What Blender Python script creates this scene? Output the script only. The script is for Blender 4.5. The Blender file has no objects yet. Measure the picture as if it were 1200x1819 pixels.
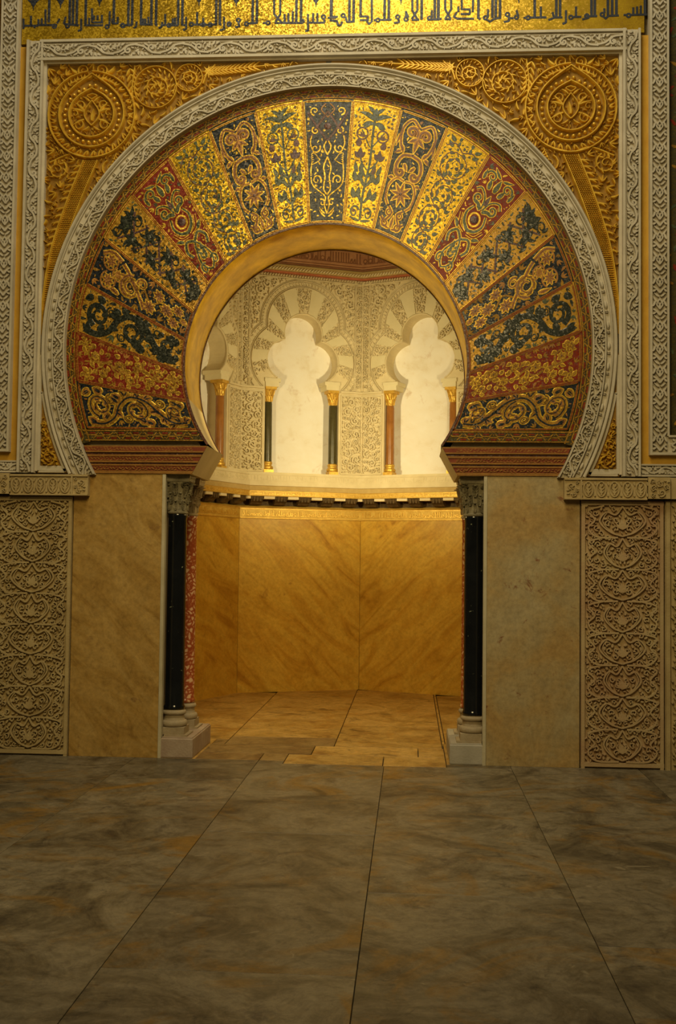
import bpy, math, random
import numpy as np
from mathutils import Vector
PI = math.pi
C = bpy.context.scene.collection
RNG = random.Random(7)

# ------------------------------------------------------------------ camera (used once, to place the lettering on its panel)
F, VX, VY, ROLL, CAM = 1976., 729.2, 997., .0088, np.array([.7056, -8.893, 1.6])
_y = np.array([(VX - 600) / F, -(VY - 909.5) / F, -1.]); _y /= np.linalg.norm(_y)
_u = np.array([math.sin(ROLL), math.cos(ROLL), 0.]); _z = _u - _y * (_u @ _y); _z /= np.linalg.norm(_z)
RC = np.stack([np.cross(_y, _z), _y, _z], 1)          # camera <- world


def at(px, py, Y=0.):
    d = RC.T @ np.array([(px - 600) / F, -(py - 909.5) / F, -1.])
    p = CAM + d * ((Y - CAM[1]) / d[1])
    return (p[0], p[2])


# ------------------------------------------------------------------ materials
def mk(name):
    m = bpy.data.materials.new(name); m.use_nodes = True
    nt = m.node_tree
    return m, nt, nt.nodes['Principled BSDF']


def nd(nt, t, **k):
    n = nt.nodes.new(t)
    for a, b in k.items():
        if a in n.inputs: n.inputs[a].default_value = b
        else: setattr(n, a, b)
    return n


def ramp(nt, stops):
    r = nt.nodes.new('ShaderNodeValToRGB'); e = r.color_ramp.elements
    while len(e) < len(stops): e.new(.5)
    for i, (p, c) in enumerate(stops):
        e[i].position = p; e[i].color = (*c, 1)
    return r


def coords(nt, rot=(0, 0, 0), scale=(1, 1, 1), loc=(0, 0, 0)):
    """turned first, then stretched"""
    t = nt.nodes.new('ShaderNodeTexCoord'); m = nt.nodes.new('ShaderNodeMapping')
    m.vector_type = 'TEXTURE'; m.inputs['Rotation'].default_value = rot; m.inputs['Scale'].default_value = [1 / q for q in scale]; m.inputs['Location'].default_value = loc
    nt.links.new(t.outputs['Object'], m.inputs[0]); return m.outputs[0]


def stone(name, a, b, rough=.75, scale=6., bump=.15, metal=0., spec=.3, fine=60.):
    m, nt, p = mk(name); L = nt.links.new; co = coords(nt)
    n = nd(nt, 'ShaderNodeTexNoise', Scale=scale, Detail=6., Roughness=.6); L(co, n.inputs['Vector'])
    r = ramp(nt, [(.3, a), (.7, b)]); L(n.outputs['Fac'], r.inputs[0]); L(r.outputs[0], p.inputs['Base Color'])
    n2 = nd(nt, 'ShaderNodeTexNoise', Scale=fine, Detail=3.); L(co, n2.inputs['Vector'])
    bp = nd(nt, 'ShaderNodeBump', Strength=bump, Distance=.01); L(n2.outputs['Fac'], bp.inputs['Height']); L(bp.outputs[0], p.inputs['Normal'])
    p.inputs['Roughness'].default_value = rough; p.inputs['Metallic'].default_value = metal; p.inputs['Specular IOR Level'].default_value = spec
    return m


def mosaic(name, a, b, metal=0., rough=.35, cells=95., tilt=.2, spec=.5):
    """little glass cubes: colour varies from cube to cube and every cube sits at its own tilt"""
    m, nt, p = mk(name); L = nt.links.new; co = coords(nt)
    v = nd(nt, 'ShaderNodeTexVoronoi', Scale=cells); L(co, v.inputs['Vector'])
    sep = nt.nodes.new('ShaderNodeSeparateColor'); L(v.outputs['Color'], sep.inputs[0])
    r = ramp(nt, [(0., a), (1., b)]); L(sep.outputs[0], r.inputs[0])
    n = nd(nt, 'ShaderNodeTexNoise', Scale=7., Detail=4.); L(co, n.inputs['Vector'])
    mx = nt.nodes.new('ShaderNodeMix'); mx.data_type = 'RGBA'; mx.blend_type = 'MULTIPLY'
    rr = ramp(nt, [(.3, (.55, .5, .45)), (.6, (1, 1, 1))]); L(n.outputs['Fac'], rr.inputs[0])
    mx.inputs[0].default_value = .7; L(r.outputs[0], mx.inputs[6]); L(rr.outputs[0], mx.inputs[7]); L(mx.outputs[2], p.inputs['Base Color'])
    geo = nt.nodes.new('ShaderNodeNewGeometry')
    s = nd(nt, 'ShaderNodeVectorMath', operation='SUBTRACT'); L(v.outputs['Color'], s.inputs[0]); s.inputs[1].default_value = (.5, .5, .5)
    k = nd(nt, 'ShaderNodeVectorMath', operation='SCALE'); L(s.outputs[0], k.inputs[0]); k.inputs['Scale'].default_value = tilt
    ad = nd(nt, 'ShaderNodeVectorMath', operation='ADD'); L(geo.outputs['Normal'], ad.inputs[0]); L(k.outputs[0], ad.inputs[1])
    no = nd(nt, 'ShaderNodeVectorMath', operation='NORMALIZE'); L(ad.outputs[0], no.inputs[0]); L(no.outputs[0], p.inputs['Normal'])
    p.inputs['Roughness'].default_value = rough; p.inputs['Metallic'].default_value = metal; p.inputs['Specular IOR Level'].default_value = spec
    return m


def marble(name, stops, rot, stretch=(1., 1., 5.), scale=2.2, rough=.35, spots=None, dist=1.2, spec=.5, loc=(0, 0, 0), bump=0., grain=0.):
    m, nt, p = mk(name); L = nt.links.new
    co = coords(nt, rot, stretch, loc)
    n = nd(nt, 'ShaderNodeTexNoise', Scale=scale, Detail=8., Roughness=.62, Distortion=dist); L(co, n.inputs['Vector'])
    r = ramp(nt, stops); L(n.outputs['Fac'], r.inputs[0]); out = r.outputs[0]
    if spots:
        c2 = coords(nt, (0, 0, 0), (1, 1, 1), (3, 1, 2))
        n2 = nd(nt, 'ShaderNodeTexNoise', Scale=spots[1], Detail=5., Roughness=.7, Distortion=.4); L(c2, n2.inputs['Vector'])
        rr = ramp(nt, [(spots[2], (0, 0, 0)), (spots[3], (1, 1, 1))]); L(n2.outputs['Fac'], rr.inputs[0])
        mx = nt.nodes.new('ShaderNodeMix'); mx.data_type = 'RGBA'; L(rr.outputs[0], mx.inputs[0]); L(out, mx.inputs[6]); mx.inputs[7].default_value = (*spots[0], 1)
        out = mx.outputs[2]
    if grain:                                            # fine cloudy grain of the polished stone
        for sc_, lo, hi in ((7., .80, 1.10), (26., .74, 1.16)):
            n4 = nd(nt, 'ShaderNodeTexNoise', Scale=sc_, Detail=8., Roughness=.75); L(coords(nt), n4.inputs['Vector'])
            r4 = ramp(nt, [(.32, (lo, lo, lo)), (.52, (1, 1, 1)), (.70, (hi, hi, hi))]); L(n4.outputs['Fac'], r4.inputs[0])
            m4 = nt.nodes.new('ShaderNodeMix'); m4.data_type = 'RGBA'; m4.blend_type = 'MULTIPLY'; m4.inputs[0].default_value = grain
            L(out, m4.inputs[6]); L(r4.outputs[0], m4.inputs[7]); out = m4.outputs[2]
    L(out, p.inputs['Base Color'])
    p.inputs['Roughness'].default_value = rough; p.inputs['Specular IOR Level'].default_value = spec
    if bump:
        n3 = nd(nt, 'ShaderNodeTexNoise', Scale=18., Detail=4.); L(coords(nt), n3.inputs['Vector'])
        bp = nd(nt, 'ShaderNodeBump', Strength=bump, Distance=.02); L(n3.outputs['Fac'], bp.inputs['Height']); L(bp.outputs[0], p.inputs['Normal'])
    return m


MT = {}
MT['frame'] = stone('carved_white_marble', (.44, .385, .27), (.60, .53, .39), .7, 5., .1)
MT['lower'] = stone('carved_tan_marble', (.36, .26, .11), (.54, .42, .20), .7, 4., .2)
MT['rosy'] = stone('carved_rosy_marble', (.40, .24, .125), (.53, .42, .21), .7, 2.2, .2)
MT['stucco'] = stone('carved_cream_stucco', (.62, .52, .31), (.74, .64, .42), .85, 5., .15)
MT['plain'] = stone('smooth_cream_stucco', (.66, .58, .36), (.76, .68, .46), .8, 3., .05)
MT['white'] = marble('white_plaster', [(.3, (.80, .73, .60)), (.45, (.89, .85, .77)), (.7, (.92, .90, .85))], (0, .3, .2), (1, 1, 1.2), 4.5, .7, ((.62, .47, .34), 5., .60, .80), dist=.4, spec=.2)
MT['goldleaf'] = stone('gold_leaf', (.46, .26, .006), (.92, .64, .03), .42, 4.5, .2, 1., .0)
MT['goldrelief'] = stone('gilded_relief', (.56, .31, .022), (.86, .56, .06), .38, 14., .1, .35, .5)
MT['goldground_shaded'] = stone('gilded_ground', (.19, .095, .008), (.33, .175, .018), .65, 9., .2, .05)  # gilding darkened to paint the shade between the raised leaves
MT['strip'] = stone('gold_paint', (.55, .29, .03), (.66, .40, .06), .45, 5., .1, .3)
MT['gold'] = mosaic('gold_mosaic', (.36, .21, .008), (.74, .48, .032), .5, .32, spec=.3)
MT['goldline'] = mosaic('gold_line_mosaic', (.52, .31, .02), (.84, .57, .07), .4, .36, spec=.3)
MT['golddull'] = mosaic('dull_shaded_gold_mosaic', (.19, .09, .006), (.46, .245, .024), .1, .5, spec=.25)  # dull tan inlay; as border line, dimmer light put into the colour
MT['golddeep'] = mosaic('deep_gold_mosaic', (.30, .15, .010), (.62, .35, .03), .3, .36)
MT['amber'] = mosaic('amber_mosaic', (.24, .09, .008), (.46, .21, .025), .15, .45)
MT['navy'] = mosaic('navy_mosaic', (.006, .009, .012), (.026, .031, .042), 0, .3, spec=.35)
MT['blue'] = mosaic('slate_blue_mosaic', (.02, .024, .034), (.055, .062, .08), 0, .4, spec=.3)
MT['slate'] = mosaic('slate_mosaic', (.026, .028, .026), (.08, .082, .074), 0, .4, spec=.35)
MT['black'] = mosaic('black_green_mosaic', (.008, .011, .008), (.035, .042, .028), 0, .28)
MT['green'] = mosaic('green_mosaic', (.03, .042, .02), (.10, .12, .055), 0, .35)
MT['red'] = mosaic('red_mosaic', (.15, .011, .004), (.27, .032, .009), 0, .42, spec=.25)
MT['brown'] = mosaic('brown_mosaic', (.07, .022, .014), (.17, .06, .03), 0, .4)
MT['violet'] = mosaic('violet_brown_mosaic', (.05, .018, .02), (.12, .05, .05), 0, .4)
MT['olive'] = mosaic('olive_mosaic', (.035, .028, .008), (.10, .075, .018), 0, .4, spec=.3)
MT['corn_red'] = stone('red_painted_moulding', (.15, .022, .008), (.24, .06, .016), .65, 9., .2)
MT['corn_gold'] = stone('gold_painted_moulding', (.22, .095, .015), (.34, .16, .025), .6, 20., .2)
MT['cream'] = stone('worn_cream_plaster', (.56, .44, .22), (.68, .56, .32), .6, 4., .1)
MT['slabL'] = marble('brown_streaked_marble', [(.28, (.26, .14, .03)), (.45, (.40, .24, .06)), (.62, (.47, .30, .09)), (.8, (.33, .185, .038))], (0, .75, 0), (.7, .9, 2.0), 3.2, .5, ((.17, .08, .03), 5., .60, .78), spec=.15, grain=1.)
MT['slabR'] = marble('grey_mottled_marble', [(.25, (.30, .17, .05)), (.42, (.42, .28, .105)), (.52, (.40, .30, .14)), (.62, (.42, .34, .185)), (.78, (.33, .20, .07))], (0, .3, 0), (1, 1, 1.0), 1.5, .5, ((.20, .075, .03), 6., .61, .70), dist=.25, spec=.2, grain=1.)
MT['dadoA'] = marble('honey_marble', [(.25, (.34, .15, .012)), (.42, (.56, .31, .035)), (.6, (.66, .41, .06)), (.8, (.42, .21, .016))], (0, .8, 0), (.5, .5, 2.2), 2.4, .34, ((.25, .10, .02), 3.2, .64, .8), spec=.2, grain=.7)
MT['dadoB'] = marble('honey_marble_mirrored', [(.25, (.34, .15, .012)), (.42, (.56, .31, .035)), (.6, (.66, .41, .06)), (.8, (.42, .21, .016))], (0, -.8, 0), (.5, .5, 2.2), 2.4, .34, ((.25, .10, .02), 3.2, .64, .8), spec=.2, grain=.7)
MT['shaft_black'] = marble('black_marble', [(.3, (.004, .005, .006)), (.7, (.010, .011, .012))], (0, 0, 0), (1, 1, 1), 4., .12, ((.30, .32, .20), 16., .655, .67))
MT['capital'] = stone('dark_veined_marble_capital', (.12, .10, .055), (.34, .29, .17), .5, 12., .2)
MT['capital_light'] = stone('pale_marble_capital', (.36, .26, .13), (.56, .44, .25), .5, 12., .2)
MT['base'] = stone('weathered_marble_base', (.30, .23, .13), (.44, .36, .23), .6, 8., .25)
MT['edge'] = stone('pale_slab_edge', (.42, .36, .22), (.56, .50, .34), .6, 5., .15)
MT['plinth'] = stone('pinkish_marble_plinth', (.33, .23, .16), (.46, .36, .26), .6, 5., .25)
MT['plinthR'] = stone('grey_marble_plinth', (.34, .31, .24), (.46, .42, .34), .6, 5., .2)
MT['gilt'] = stone('gilt_capital', (.48, .27, .03), (.72, .46, .09), .4, 20., .2, .4)
MT['green_shaft'] = marble('dark_green_marble', [(.3, (.045, .04, .014)), (.7, (.09, .075, .03))], (0, 0, 0), (1, 1, 1), 6., .25)
MT['orange_shaft'] = marble('orange_marble', [(.3, (.24, .09, .02)), (.7, (.42, .18, .04))], (0, 0, 0), (1, 1, .6), 6., .25)
MT['giltband'] = stone('gilded_stucco_band', (.50, .30, .045), (.70, .47, .10), .5, 12., .2, .25)
MT['tanband'] = stone('tan_stucco', (.44, .30, .10), (.56, .41, .17), .8, 8., .2)
MT['corbel'] = stone('shaded_carved_corbel', (.045, .026, .008), (.13, .078, .026), .7, 30., .4)  # the corbels' shade is put into this dark colour
MT['frieze'] = stone('faded_red_frieze', (.40, .19, .10), (.52, .28, .15), .85, 6., .15)
MT['frieze_ink'] = stone('frieze_lettering_paint', (.20, .085, .045), (.28, .13, .06), .8, 9., .1)
MT['redline'] = stone('red_painted_line', (.42, .12, .05), (.52, .18, .08), .8, 9., .1)
MT['masonry'] = stone('bare_masonry', (.22, .17, .10), (.32, .26, .16), .9, 5., .2)
MT['grout'] = stone('floor_bedding', (.05, .038, .02), (.09, .07, .04), .9, 9., .1)


def breccia():
    m, nt, p = mk('red_breccia_marble'); L = nt.links.new; co = coords(nt)
    nz = nd(nt, 'ShaderNodeTexNoise', Scale=9., Detail=3.); L(co, nz.inputs['Vector'])
    ad = nd(nt, 'ShaderNodeMix', data_type='VECTOR'); ad.inputs[0].default_value = .12; L(co, ad.inputs[4]); L(nz.outputs['Color'], ad.inputs[5])
    v = nd(nt, 'ShaderNodeTexVoronoi', Scale=26., feature='DISTANCE_TO_EDGE'); L(ad.outputs[1], v.inputs['Vector'])
    r = ramp(nt, [(.04, (.30, .06, .018)), (.16, (.44, .13, .04)), (.26, (.66, .42, .22))]); L(v.outputs['Distance'], r.inputs[0])
    L(r.outputs[0], p.inputs['Base Color']); p.inputs['Roughness'].default_value = .22
    return m


MT['breccia'] = breccia()


def floor_mat(name, base, mid, dark, tint, rough):
    m, nt, p = mk(name); L = nt.links.new
    geo = nt.nodes.new('ShaderNodeNewGeometry'); tc = nt.nodes.new('ShaderNodeTexCoord')
    ad = nd(nt, 'ShaderNodeVectorMath', operation='SCALE'); cmb = nt.nodes.new('ShaderNodeCombineXYZ')
    for i in range(3): L(geo.outputs['Random Per Island'], cmb.inputs[i])
    L(cmb.outputs[0], ad.inputs[0]); ad.inputs['Scale'].default_value = 37.
    ro = nd(nt, 'ShaderNodeVectorRotate'); ro.rotation_type = 'Z_AXIS'
    an = nd(nt, 'ShaderNodeMath', operation='MULTIPLY'); L(geo.outputs['Random Per Island'], an.inputs[0]); an.inputs[1].default_value = 9.; L(an.outputs[0], ro.inputs['Angle'])
    L(tc.outputs['Object'], ro.inputs['Vector'])
    sm = nd(nt, 'ShaderNodeVectorMath', operation='ADD'); L(ro.outputs[0], sm.inputs[0]); L(ad.outputs[0], sm.inputs[1])

    def noise(scale, det, rou, dis, st):
        n = nd(nt, 'ShaderNodeTexNoise', Scale=scale, Detail=det, Roughness=rou, Distortion=dis); L(sm.outputs[0], n.inputs['Vector'])
        r = ramp(nt, st); L(n.outputs['Fac'], r.inputs[0]); return r.outputs[0]

    def mix(mode, f, c1, c2):
        x = nt.nodes.new('ShaderNodeMix'); x.data_type = 'RGBA'; x.blend_type = mode
        for i, q in ((0, f), (6, c1), (7, c2)):
            if isinstance(q, (int, float)): x.inputs[i].default_value = q
            elif isinstance(q, tuple): x.inputs[i].default_value = (*q, 1)
            else: L(q, x.inputs[i])
        return x.outputs[2]
    W, K = (1, 1, 1), (0, 0, 0)
    c = noise(1.9, 10., .74, .9, [(.34, dark), (.45, base), (.57, mid), (.70, base)])
    c = mix('MIX', noise(1.5, 8., .68, 1.2, [(.52, K), (.66, (.9, .9, .9))]), c, tint)
    c = mix('MULTIPLY', .8, c, noise(2.6, 8., .72, 1.6, [(.56, W), (.66, (.34, .34, .40))]))
    c = mix('MULTIPLY', 1., c, noise(16., 8., .8, .6, [(.32, (.60, .60, .60)), (.52, W), (.70, (1.35, 1.32, 1.25))]))
    c = mix('MIX', noise(3.4, 4., .5, 3.2, [(.70, K), (.74, (.6, .6, .6))]), c, tuple(min(1, q * 1.5) for q in mid))
    hs = nt.nodes.new('ShaderNodeHueSaturation'); mr = nd(nt, 'ShaderNodeMapRange'); mr.inputs[3].default_value = .82; mr.inputs[4].default_value = 1.15
    L(geo.outputs['Random Per Island'], mr.inputs[0]); L(mr.outputs[0], hs.inputs['Value']); L(c, hs.inputs['Color']); L(hs.outputs[0], p.inputs['Base Color'])
    n3 = nd(nt, 'ShaderNodeTexNoise', Scale=9., Detail=5.); L(sm.outputs[0], n3.inputs['Vector'])
    m2 = nd(nt, 'ShaderNodeMapRange'); m2.inputs[3].default_value = rough - .06; m2.inputs[4].default_value = rough + .18; L(n3.outputs['Fac'], m2.inputs[0]); L(m2.outputs[0], p.inputs['Roughness'])
    p.inputs['Specular IOR Level'].default_value = .35
    return m


MT['floor_grey'] = floor_mat('grey_marble_paving', (.135, .110, .066), (.225, .19, .125), (.052, .042, .028), (.235, .128, .022), .36)
MT['floor_honey'] = floor_mat('honey_marble_paving', (.42, .25, .06), (.54, .34, .10), (.25, .12, .025), (.38, .19, .03), .36)
MT['floor_brown'] = floor_mat('brown_marble_paving', (.24, .15, .05), (.32, .21, .08), (.10, .055, .018), (.20, .10, .03), .4)


# ------------------------------------------------------------------ mesh building
class MB:
    def __init__(s): s.v = []; s.f = []; s.m = []; s.n = 0

    def add(s, V, Fs, mat=0):
        V = np.asarray(V, float).reshape(-1, 3); s.v.append(V); n = s.n
        s.f.extend([tuple(i + n for i in f) for f in Fs]); s.m.extend([mat] * len(Fs)); s.n += len(V)

    def grid(s, P, mat=0, closed_i=False, closed_j=False):
        """P[i][j] -> quads"""
        P = np.asarray(P, float); a, b = P.shape[:2]; Fs = []
        for i in range(a if closed_i else a - 1):
            for j in range(b if closed_j else b - 1):
                i2, j2 = (i + 1) % a, (j + 1) % b
                Fs.append((i * b + j, i2 * b + j, i2 * b + j2, i * b + j2))
        s.add(P, Fs, mat)

    def box(s, x0, x1, y0, y1, z0, z1, mat=0):
        s.add([(x, y, z) for x in (x0, x1) for y in (y0, y1) for z in (z0, z1)],
              [(0, 1, 3, 2), (4, 6, 7, 5), (0, 4, 5, 1), (2, 3, 7, 6), (0, 2, 6, 4), (1, 5, 7, 3)], mat)

    def fbox(s, fr, u0, u1, v0, v1, h0, h1, mat=0):
        s.add([fr(np.array([u]), np.array([v]), np.array([h]))[0] for u in (u0, u1) for h in (h0, h1) for v in (v0, v1)],
              [(0, 1, 3, 2), (4, 6, 7, 5), (0, 4, 5, 1), (2, 3, 7, 6), (0, 2, 6, 4), (1, 5, 7, 3)], mat)

    def poly(s, fr, pts, h0, h1, mat=0, side=None):
        """solid plate with outline pts between heights h0 (back) and h1 (front)"""
        p = np.asarray(pts, float); n = len(p)
        A = fr(p[:, 0], p[:, 1], np.full(n, h1)); B = fr(p[:, 0], p[:, 1], np.full(n, h0))
        s.add(np.vstack([A, B]), [tuple(range(n)), tuple(range(2 * n - 1, n - 1, -1))], mat)
        s.add(np.vstack([A, B]), [(i, (i + 1) % n, n + (i + 1) % n, n + i) for i in range(n)], mat if side is None else side)

    def rib(s, fr, pts, w, h, mat=0, z0=0., prof='flat', closed=False):
        """raised strand along pts; w half-width (number or one per point)"""
        p = np.asarray(pts, float); n = len(p)
        if n < 2: return
        if closed: d = np.roll(p, -1, 0) - np.roll(p, 1, 0)
        else: d = np.gradient(p, axis=0)
        l = np.hypot(d[:, 0], d[:, 1]); l[l < 1e-9] = 1e-9
        nx, ny = -d[:, 1] / l, d[:, 0] / l
        w = np.broadcast_to(np.asarray(w, float), (n,)); h = h * RNG.uniform(.93, 1.07)
        if prof == 'flat': a = (-1, -.86, .86, 1); b = (0, 1, 1, 0)
        elif prof == 'round': a = (-1, -.75, -.3, .3, .75, 1); b = (0, .62, 1, 1, .62, 0)
        elif prof == 'vein': a = (-1, -.8, 0, .8, 1); b = (0, 1, .6, 1, 0)
        else: a = (-1, -.9, 0, .9, 1); b = (0, .55, 1, .55, 0)
        k = len(a); a = np.array(a); b = np.array(b)
        U = p[:, 0][:, None] + nx[:, None] * w[:, None] * a; V = p[:, 1][:, None] + ny[:, None] * w[:, None] * a
        H = np.broadcast_to(z0 + h * b, U.shape)
        X = fr(U.ravel(), V.ravel(), H.ravel()); Fs = []
        for i in range(n if closed else n - 1):
            i2 = (i + 1) % n
            for j in range(k - 1): Fs.append((i * k + j, i2 * k + j, i2 * k + j + 1, i * k + j + 1))
        if not closed: Fs += [tuple(range(k)), tuple(range((n - 1) * k, n * k))]
        s.add(X, Fs, mat)

    def bead(s, fr, u, v, ru, rv, h, ang=0., mat=0, z0=0., n=10):
        t = np.arange(n) * 2 * PI / n; R = []; h = h * RNG.uniform(.95, 1.05)
        for rr, hh in ((1, 0), (.85, .5), (.5, .88)):
            x, y = ru * rr * np.cos(t), rv * rr * np.sin(t)
            R.append(fr(u + x * math.cos(ang) - y * math.sin(ang), v + x * math.sin(ang) + y * math.cos(ang), np.full(n, z0 + h * hh)))
        top = fr(np.array([u]), np.array([v]), np.array([z0 + h]))
        V = np.vstack(R + [top]); Fs = [(r * n + i, r * n + (i + 1) % n, (r + 1) * n + (i + 1) % n, (r + 1) * n + i) for r in range(2) for i in range(n)]
        Fs += [(2 * n + i, 2 * n + (i + 1) % n, 3 * n) for i in range(n)]
        s.add(V, Fs, mat)

    def lathe(s, cx, cy, prof, n=28, mat=0):
        t = np.arange(n) * 2 * PI / n
        s.grid([[(cx + r * math.cos(a), cy + r * math.sin(a), z) for a in t] for r, z in prof], mat, closed_j=True)
        for (r, z), o in ((prof[0], 1), (prof[-1], 0)):
            s.add([(cx + r * math.cos(a), cy + r * math.sin(a), z) for a in t], [tuple(range(n))], mat)

    def build(s, name, mats, parent=None, origin=None, smooth=False):
        V = np.vstack(s.v)
        if parent is not None: V = V - np.array(parent.matrix_org)
        elif origin is not None: V = V - np.array(origin)
        me = bpy.data.meshes.new(name)
        me.from_pydata(V.tolist(), [], s.f)
        mats = mats if isinstance(mats, (list, tuple)) else [mats]
        for m in mats: me.materials.append(MT[m])
        me.polygons.foreach_set('material_index', s.m)
        if smooth: me.polygons.foreach_set('use_smooth', [True] * len(s.f))
        me.update()
        o = bpy.data.objects.new(name, me); C.objects.link(o)
        if parent is not None: o.parent = parent.obj
        elif origin is not None: o.location = origin
        return o


class Thing:
    def __init__(s, name, label, cat, loc, group=None):
        o = bpy.data.objects.new(name, None); C.objects.link(o); o.location = loc; o.empty_display_size = .1
        s.obj = o; s.matrix_org = loc; tag(o, label, cat, group)


class Sub:                                               # lets a built part carry sub-parts
    def __init__(s, o, org): s.obj = o; s.matrix_org = org


def tag(o, label, cat, group=None):
    o['label'] = label; o['category'] = cat; o['kind'] = 'thing'
    if group: o['group'] = group
    return o


def struct(o, label, cat):
    o['kind'] = 'structure'; o['label'] = label; o['category'] = cat; return o


def plane(Y, sx=1.):
    def fr(u, v, h): return np.stack([np.asarray(u) * sx, Y - np.asarray(h), np.asarray(v)], -1)
    return fr


def arc(cx, cy, r, a0, a1, n=24):
    t = np.linspace(a0, a1, n); return np.stack([cx + r * np.cos(t), cy + r * np.sin(t)], 1)


def bez(*P, n=14):
    """smooth curve through control points (Catmull-Rom)"""
    P = np.asarray(P, float)
    if len(P) == 2: return np.linspace(P[0], P[1], 3)
    Q = np.vstack([2 * P[0] - P[1], P, 2 * P[-1] - P[-2]]); out = []
    k = max(3, n // (len(P) - 1))
    for i in range(1, len(Q) - 2):
        t = np.linspace(0, 1, k, endpoint=(i == len(Q) - 3))[:, None]
        a, b, c, d = Q[i - 1], Q[i], Q[i + 1], Q[i + 2]
        out.append(.5 * (2 * b + (c - a) * t + (2 * a - 5 * b + 4 * c - d) * t * t + (3 * b - a - 3 * c + d) * t ** 3))
    return np.vstack(out)


def spiral(cx, cy, r, a0, turns, n=22, r1=.12):
    t = np.linspace(0, 1, n); R = r * (1 - (1 - r1) * t); A = a0 + turns * 2 * PI * t
    return np.stack([cx + R * np.cos(A), cy + R * np.sin(A)], 1)


def leafpath(x, y, a, L, bend=.4, n=7):
    t = np.linspace(0, 1, n); A = a + bend * (t - .0)
    dx = np.concatenate([[0], np.cumsum(np.cos(A[:-1]))]) * L / (n - 1); dy = np.concatenate([[0], np.cumsum(np.sin(A[:-1]))]) * L / (n - 1)
    return np.stack([x + dx, y + dy], 1)


def lw(n, W, sharp=.7): 
    t = np.linspace(0, 1, n); return W * (np.sin(PI * np.clip(t, .06, .96) ** sharp) ** .8) + .0006


class Pat:
    """draws an ornament into a mesh: unit -> metres through mp, then strands on frame fr"""
    def __init__(s, mb, fr, mp, k, h=.002, prof='flat', sym=False, layer=.0014):
        s.mb, s.fr, s.mp, s.k, s.h, s.prof, s.sym, s.layer = mb, fr, mp, k, h, prof, sym, layer; s.rec = []; s.vein = None; s.m = 1.; s.ow = .045

    def stroke(s, pts, w, mat=0, lv=0, closed=False, one=False, prof=None):
        pts = np.asarray(pts, float)
        for sg in ((1, -1) if s.sym and not one else (1,)):
            q = s.mp(pts * np.array([sg, 1.])); s.note(q, np.asarray(w) * s.k)
            s.mb.rib(s.fr, q, np.asarray(w) * s.k, s.h + lv * s.layer, mat, 0., prof or s.prof, closed)

    def note(s, q, w):
        s.rec.append(np.c_[q, np.broadcast_to(w, (len(q),))])

    def dot(s, x, y, r, mat=0, h=None):
        q = s.mp(np.array([(x, y)]))[0]; s.note(np.array([q]), r * s.k); s.mb.bead(s.fr, q[0], q[1], r * s.k, r * s.k, h or s.h * 1.6 + s.layer * 2, 0, mat, n=9)

    def fill_gaps(s, box, n, r0, r1, mats, rng, inside=None, tri=.4, pad=.0006, fat=.42):
        """puts small leaves wherever the ornament still leaves bare ground"""
        sym, s.sym = s.sym, False; k, s.k = s.k, 1.; mp, s.mp = s.mp, ident
        A = np.vstack(s.rec) if s.rec else np.zeros((0, 3))
        for i in range(n):
            r = r1 + (r0 - r1) * i / n; p = np.array([(rng.uniform(*box[:2]), rng.uniform(*box[2:]))])
            x, y = mp(p)[0]
            if inside and not inside(x, y): continue
            if len(A) and (np.hypot(A[:, 0] - x, A[:, 1] - y) - A[:, 2]).min() < r + pad: continue
            a = rng.uniform(0, 2 * PI); m = rng.choice(mats)
            if rng.random() < tri and r > .4 * (r0 + r1):
                for d in (-.75, 0, .75): s.leaf(x - r * .8 * math.cos(a), y - r * .8 * math.sin(a), a + d, r * 1.75, r * .3, m, -d * .5)
            else: s.leaf(x - r * math.cos(a), y - r * math.sin(a), a, 2 * r, r * fat, m, rng.choice((-.8, .8)))
            A = np.vstack([A, [[x, y, r]]])
            if sym: pass
        s.sym, s.k, s.mp = sym, k, mp

    def leaf(s, x, y, a, L, W, mat=0, bend=.4, lv=0, out=None, one=False):
        p = leafpath(x, y, a, L, bend)
        if out is not None: s.stroke(leafpath(x - .03 * math.cos(a), y - .03 * math.sin(a), a, L * 1.06 + .06, bend), lw(7, W + s.ow * 1.2), out, lv, one=one); lv += 1
        s.stroke(p, lw(7, W), mat, lv, one=one)
        if out is not None and s.vein is not None and W > .07: s.stroke(p[1:-1], lw(5, W * .26), s.vein, lv + 1, one=one)

    def spiral(s, cx, cy, r, a0, turns, W, mat=0, lv=0, out=None, one=False, r1=.15, tail=.4):
        if s.m > 1: W = min(W, r * .24 / s.m); r1 = max(r1, .3)
        p = spiral(cx, cy, r, a0, turns, 22, r1); w = W * np.linspace(1, tail, 22)
        if out is not None: s.stroke(p, w + s.ow, out, lv, one=one); lv += 1
        s.stroke(p, w, mat, lv, one=one)
        if out is not None and s.vein is not None: s.stroke(p, w * .26, s.vein, lv + 1, one=one)

    def flower(s, x, y, r, n, mat=0, ctr=None, lv=0, out=None, one=False, a0=0., fat=.36):
        for i in range(n): s.leaf(x, y, a0 + i * 2 * PI / n, r, r * fat, mat, 0., lv, out, one)
        if ctr is not None: s.dot(x, y, r * .2, ctr)

    def curve(s, P, w, mat=0, lv=0, out=None, one=False, n=16, taper=1.):
        p = bez(*P, n=n); ww = w * np.linspace(1, taper, len(p))
        if out is not None: s.stroke(p, ww + s.ow, out, lv, one=one); lv += 1
        s.stroke(p, ww, mat, lv, one=one)
        if out is not None and s.vein is not None and w > .06: s.stroke(p, ww * .26, s.vein, lv + 1, one=one)


ident = lambda p: p


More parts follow.
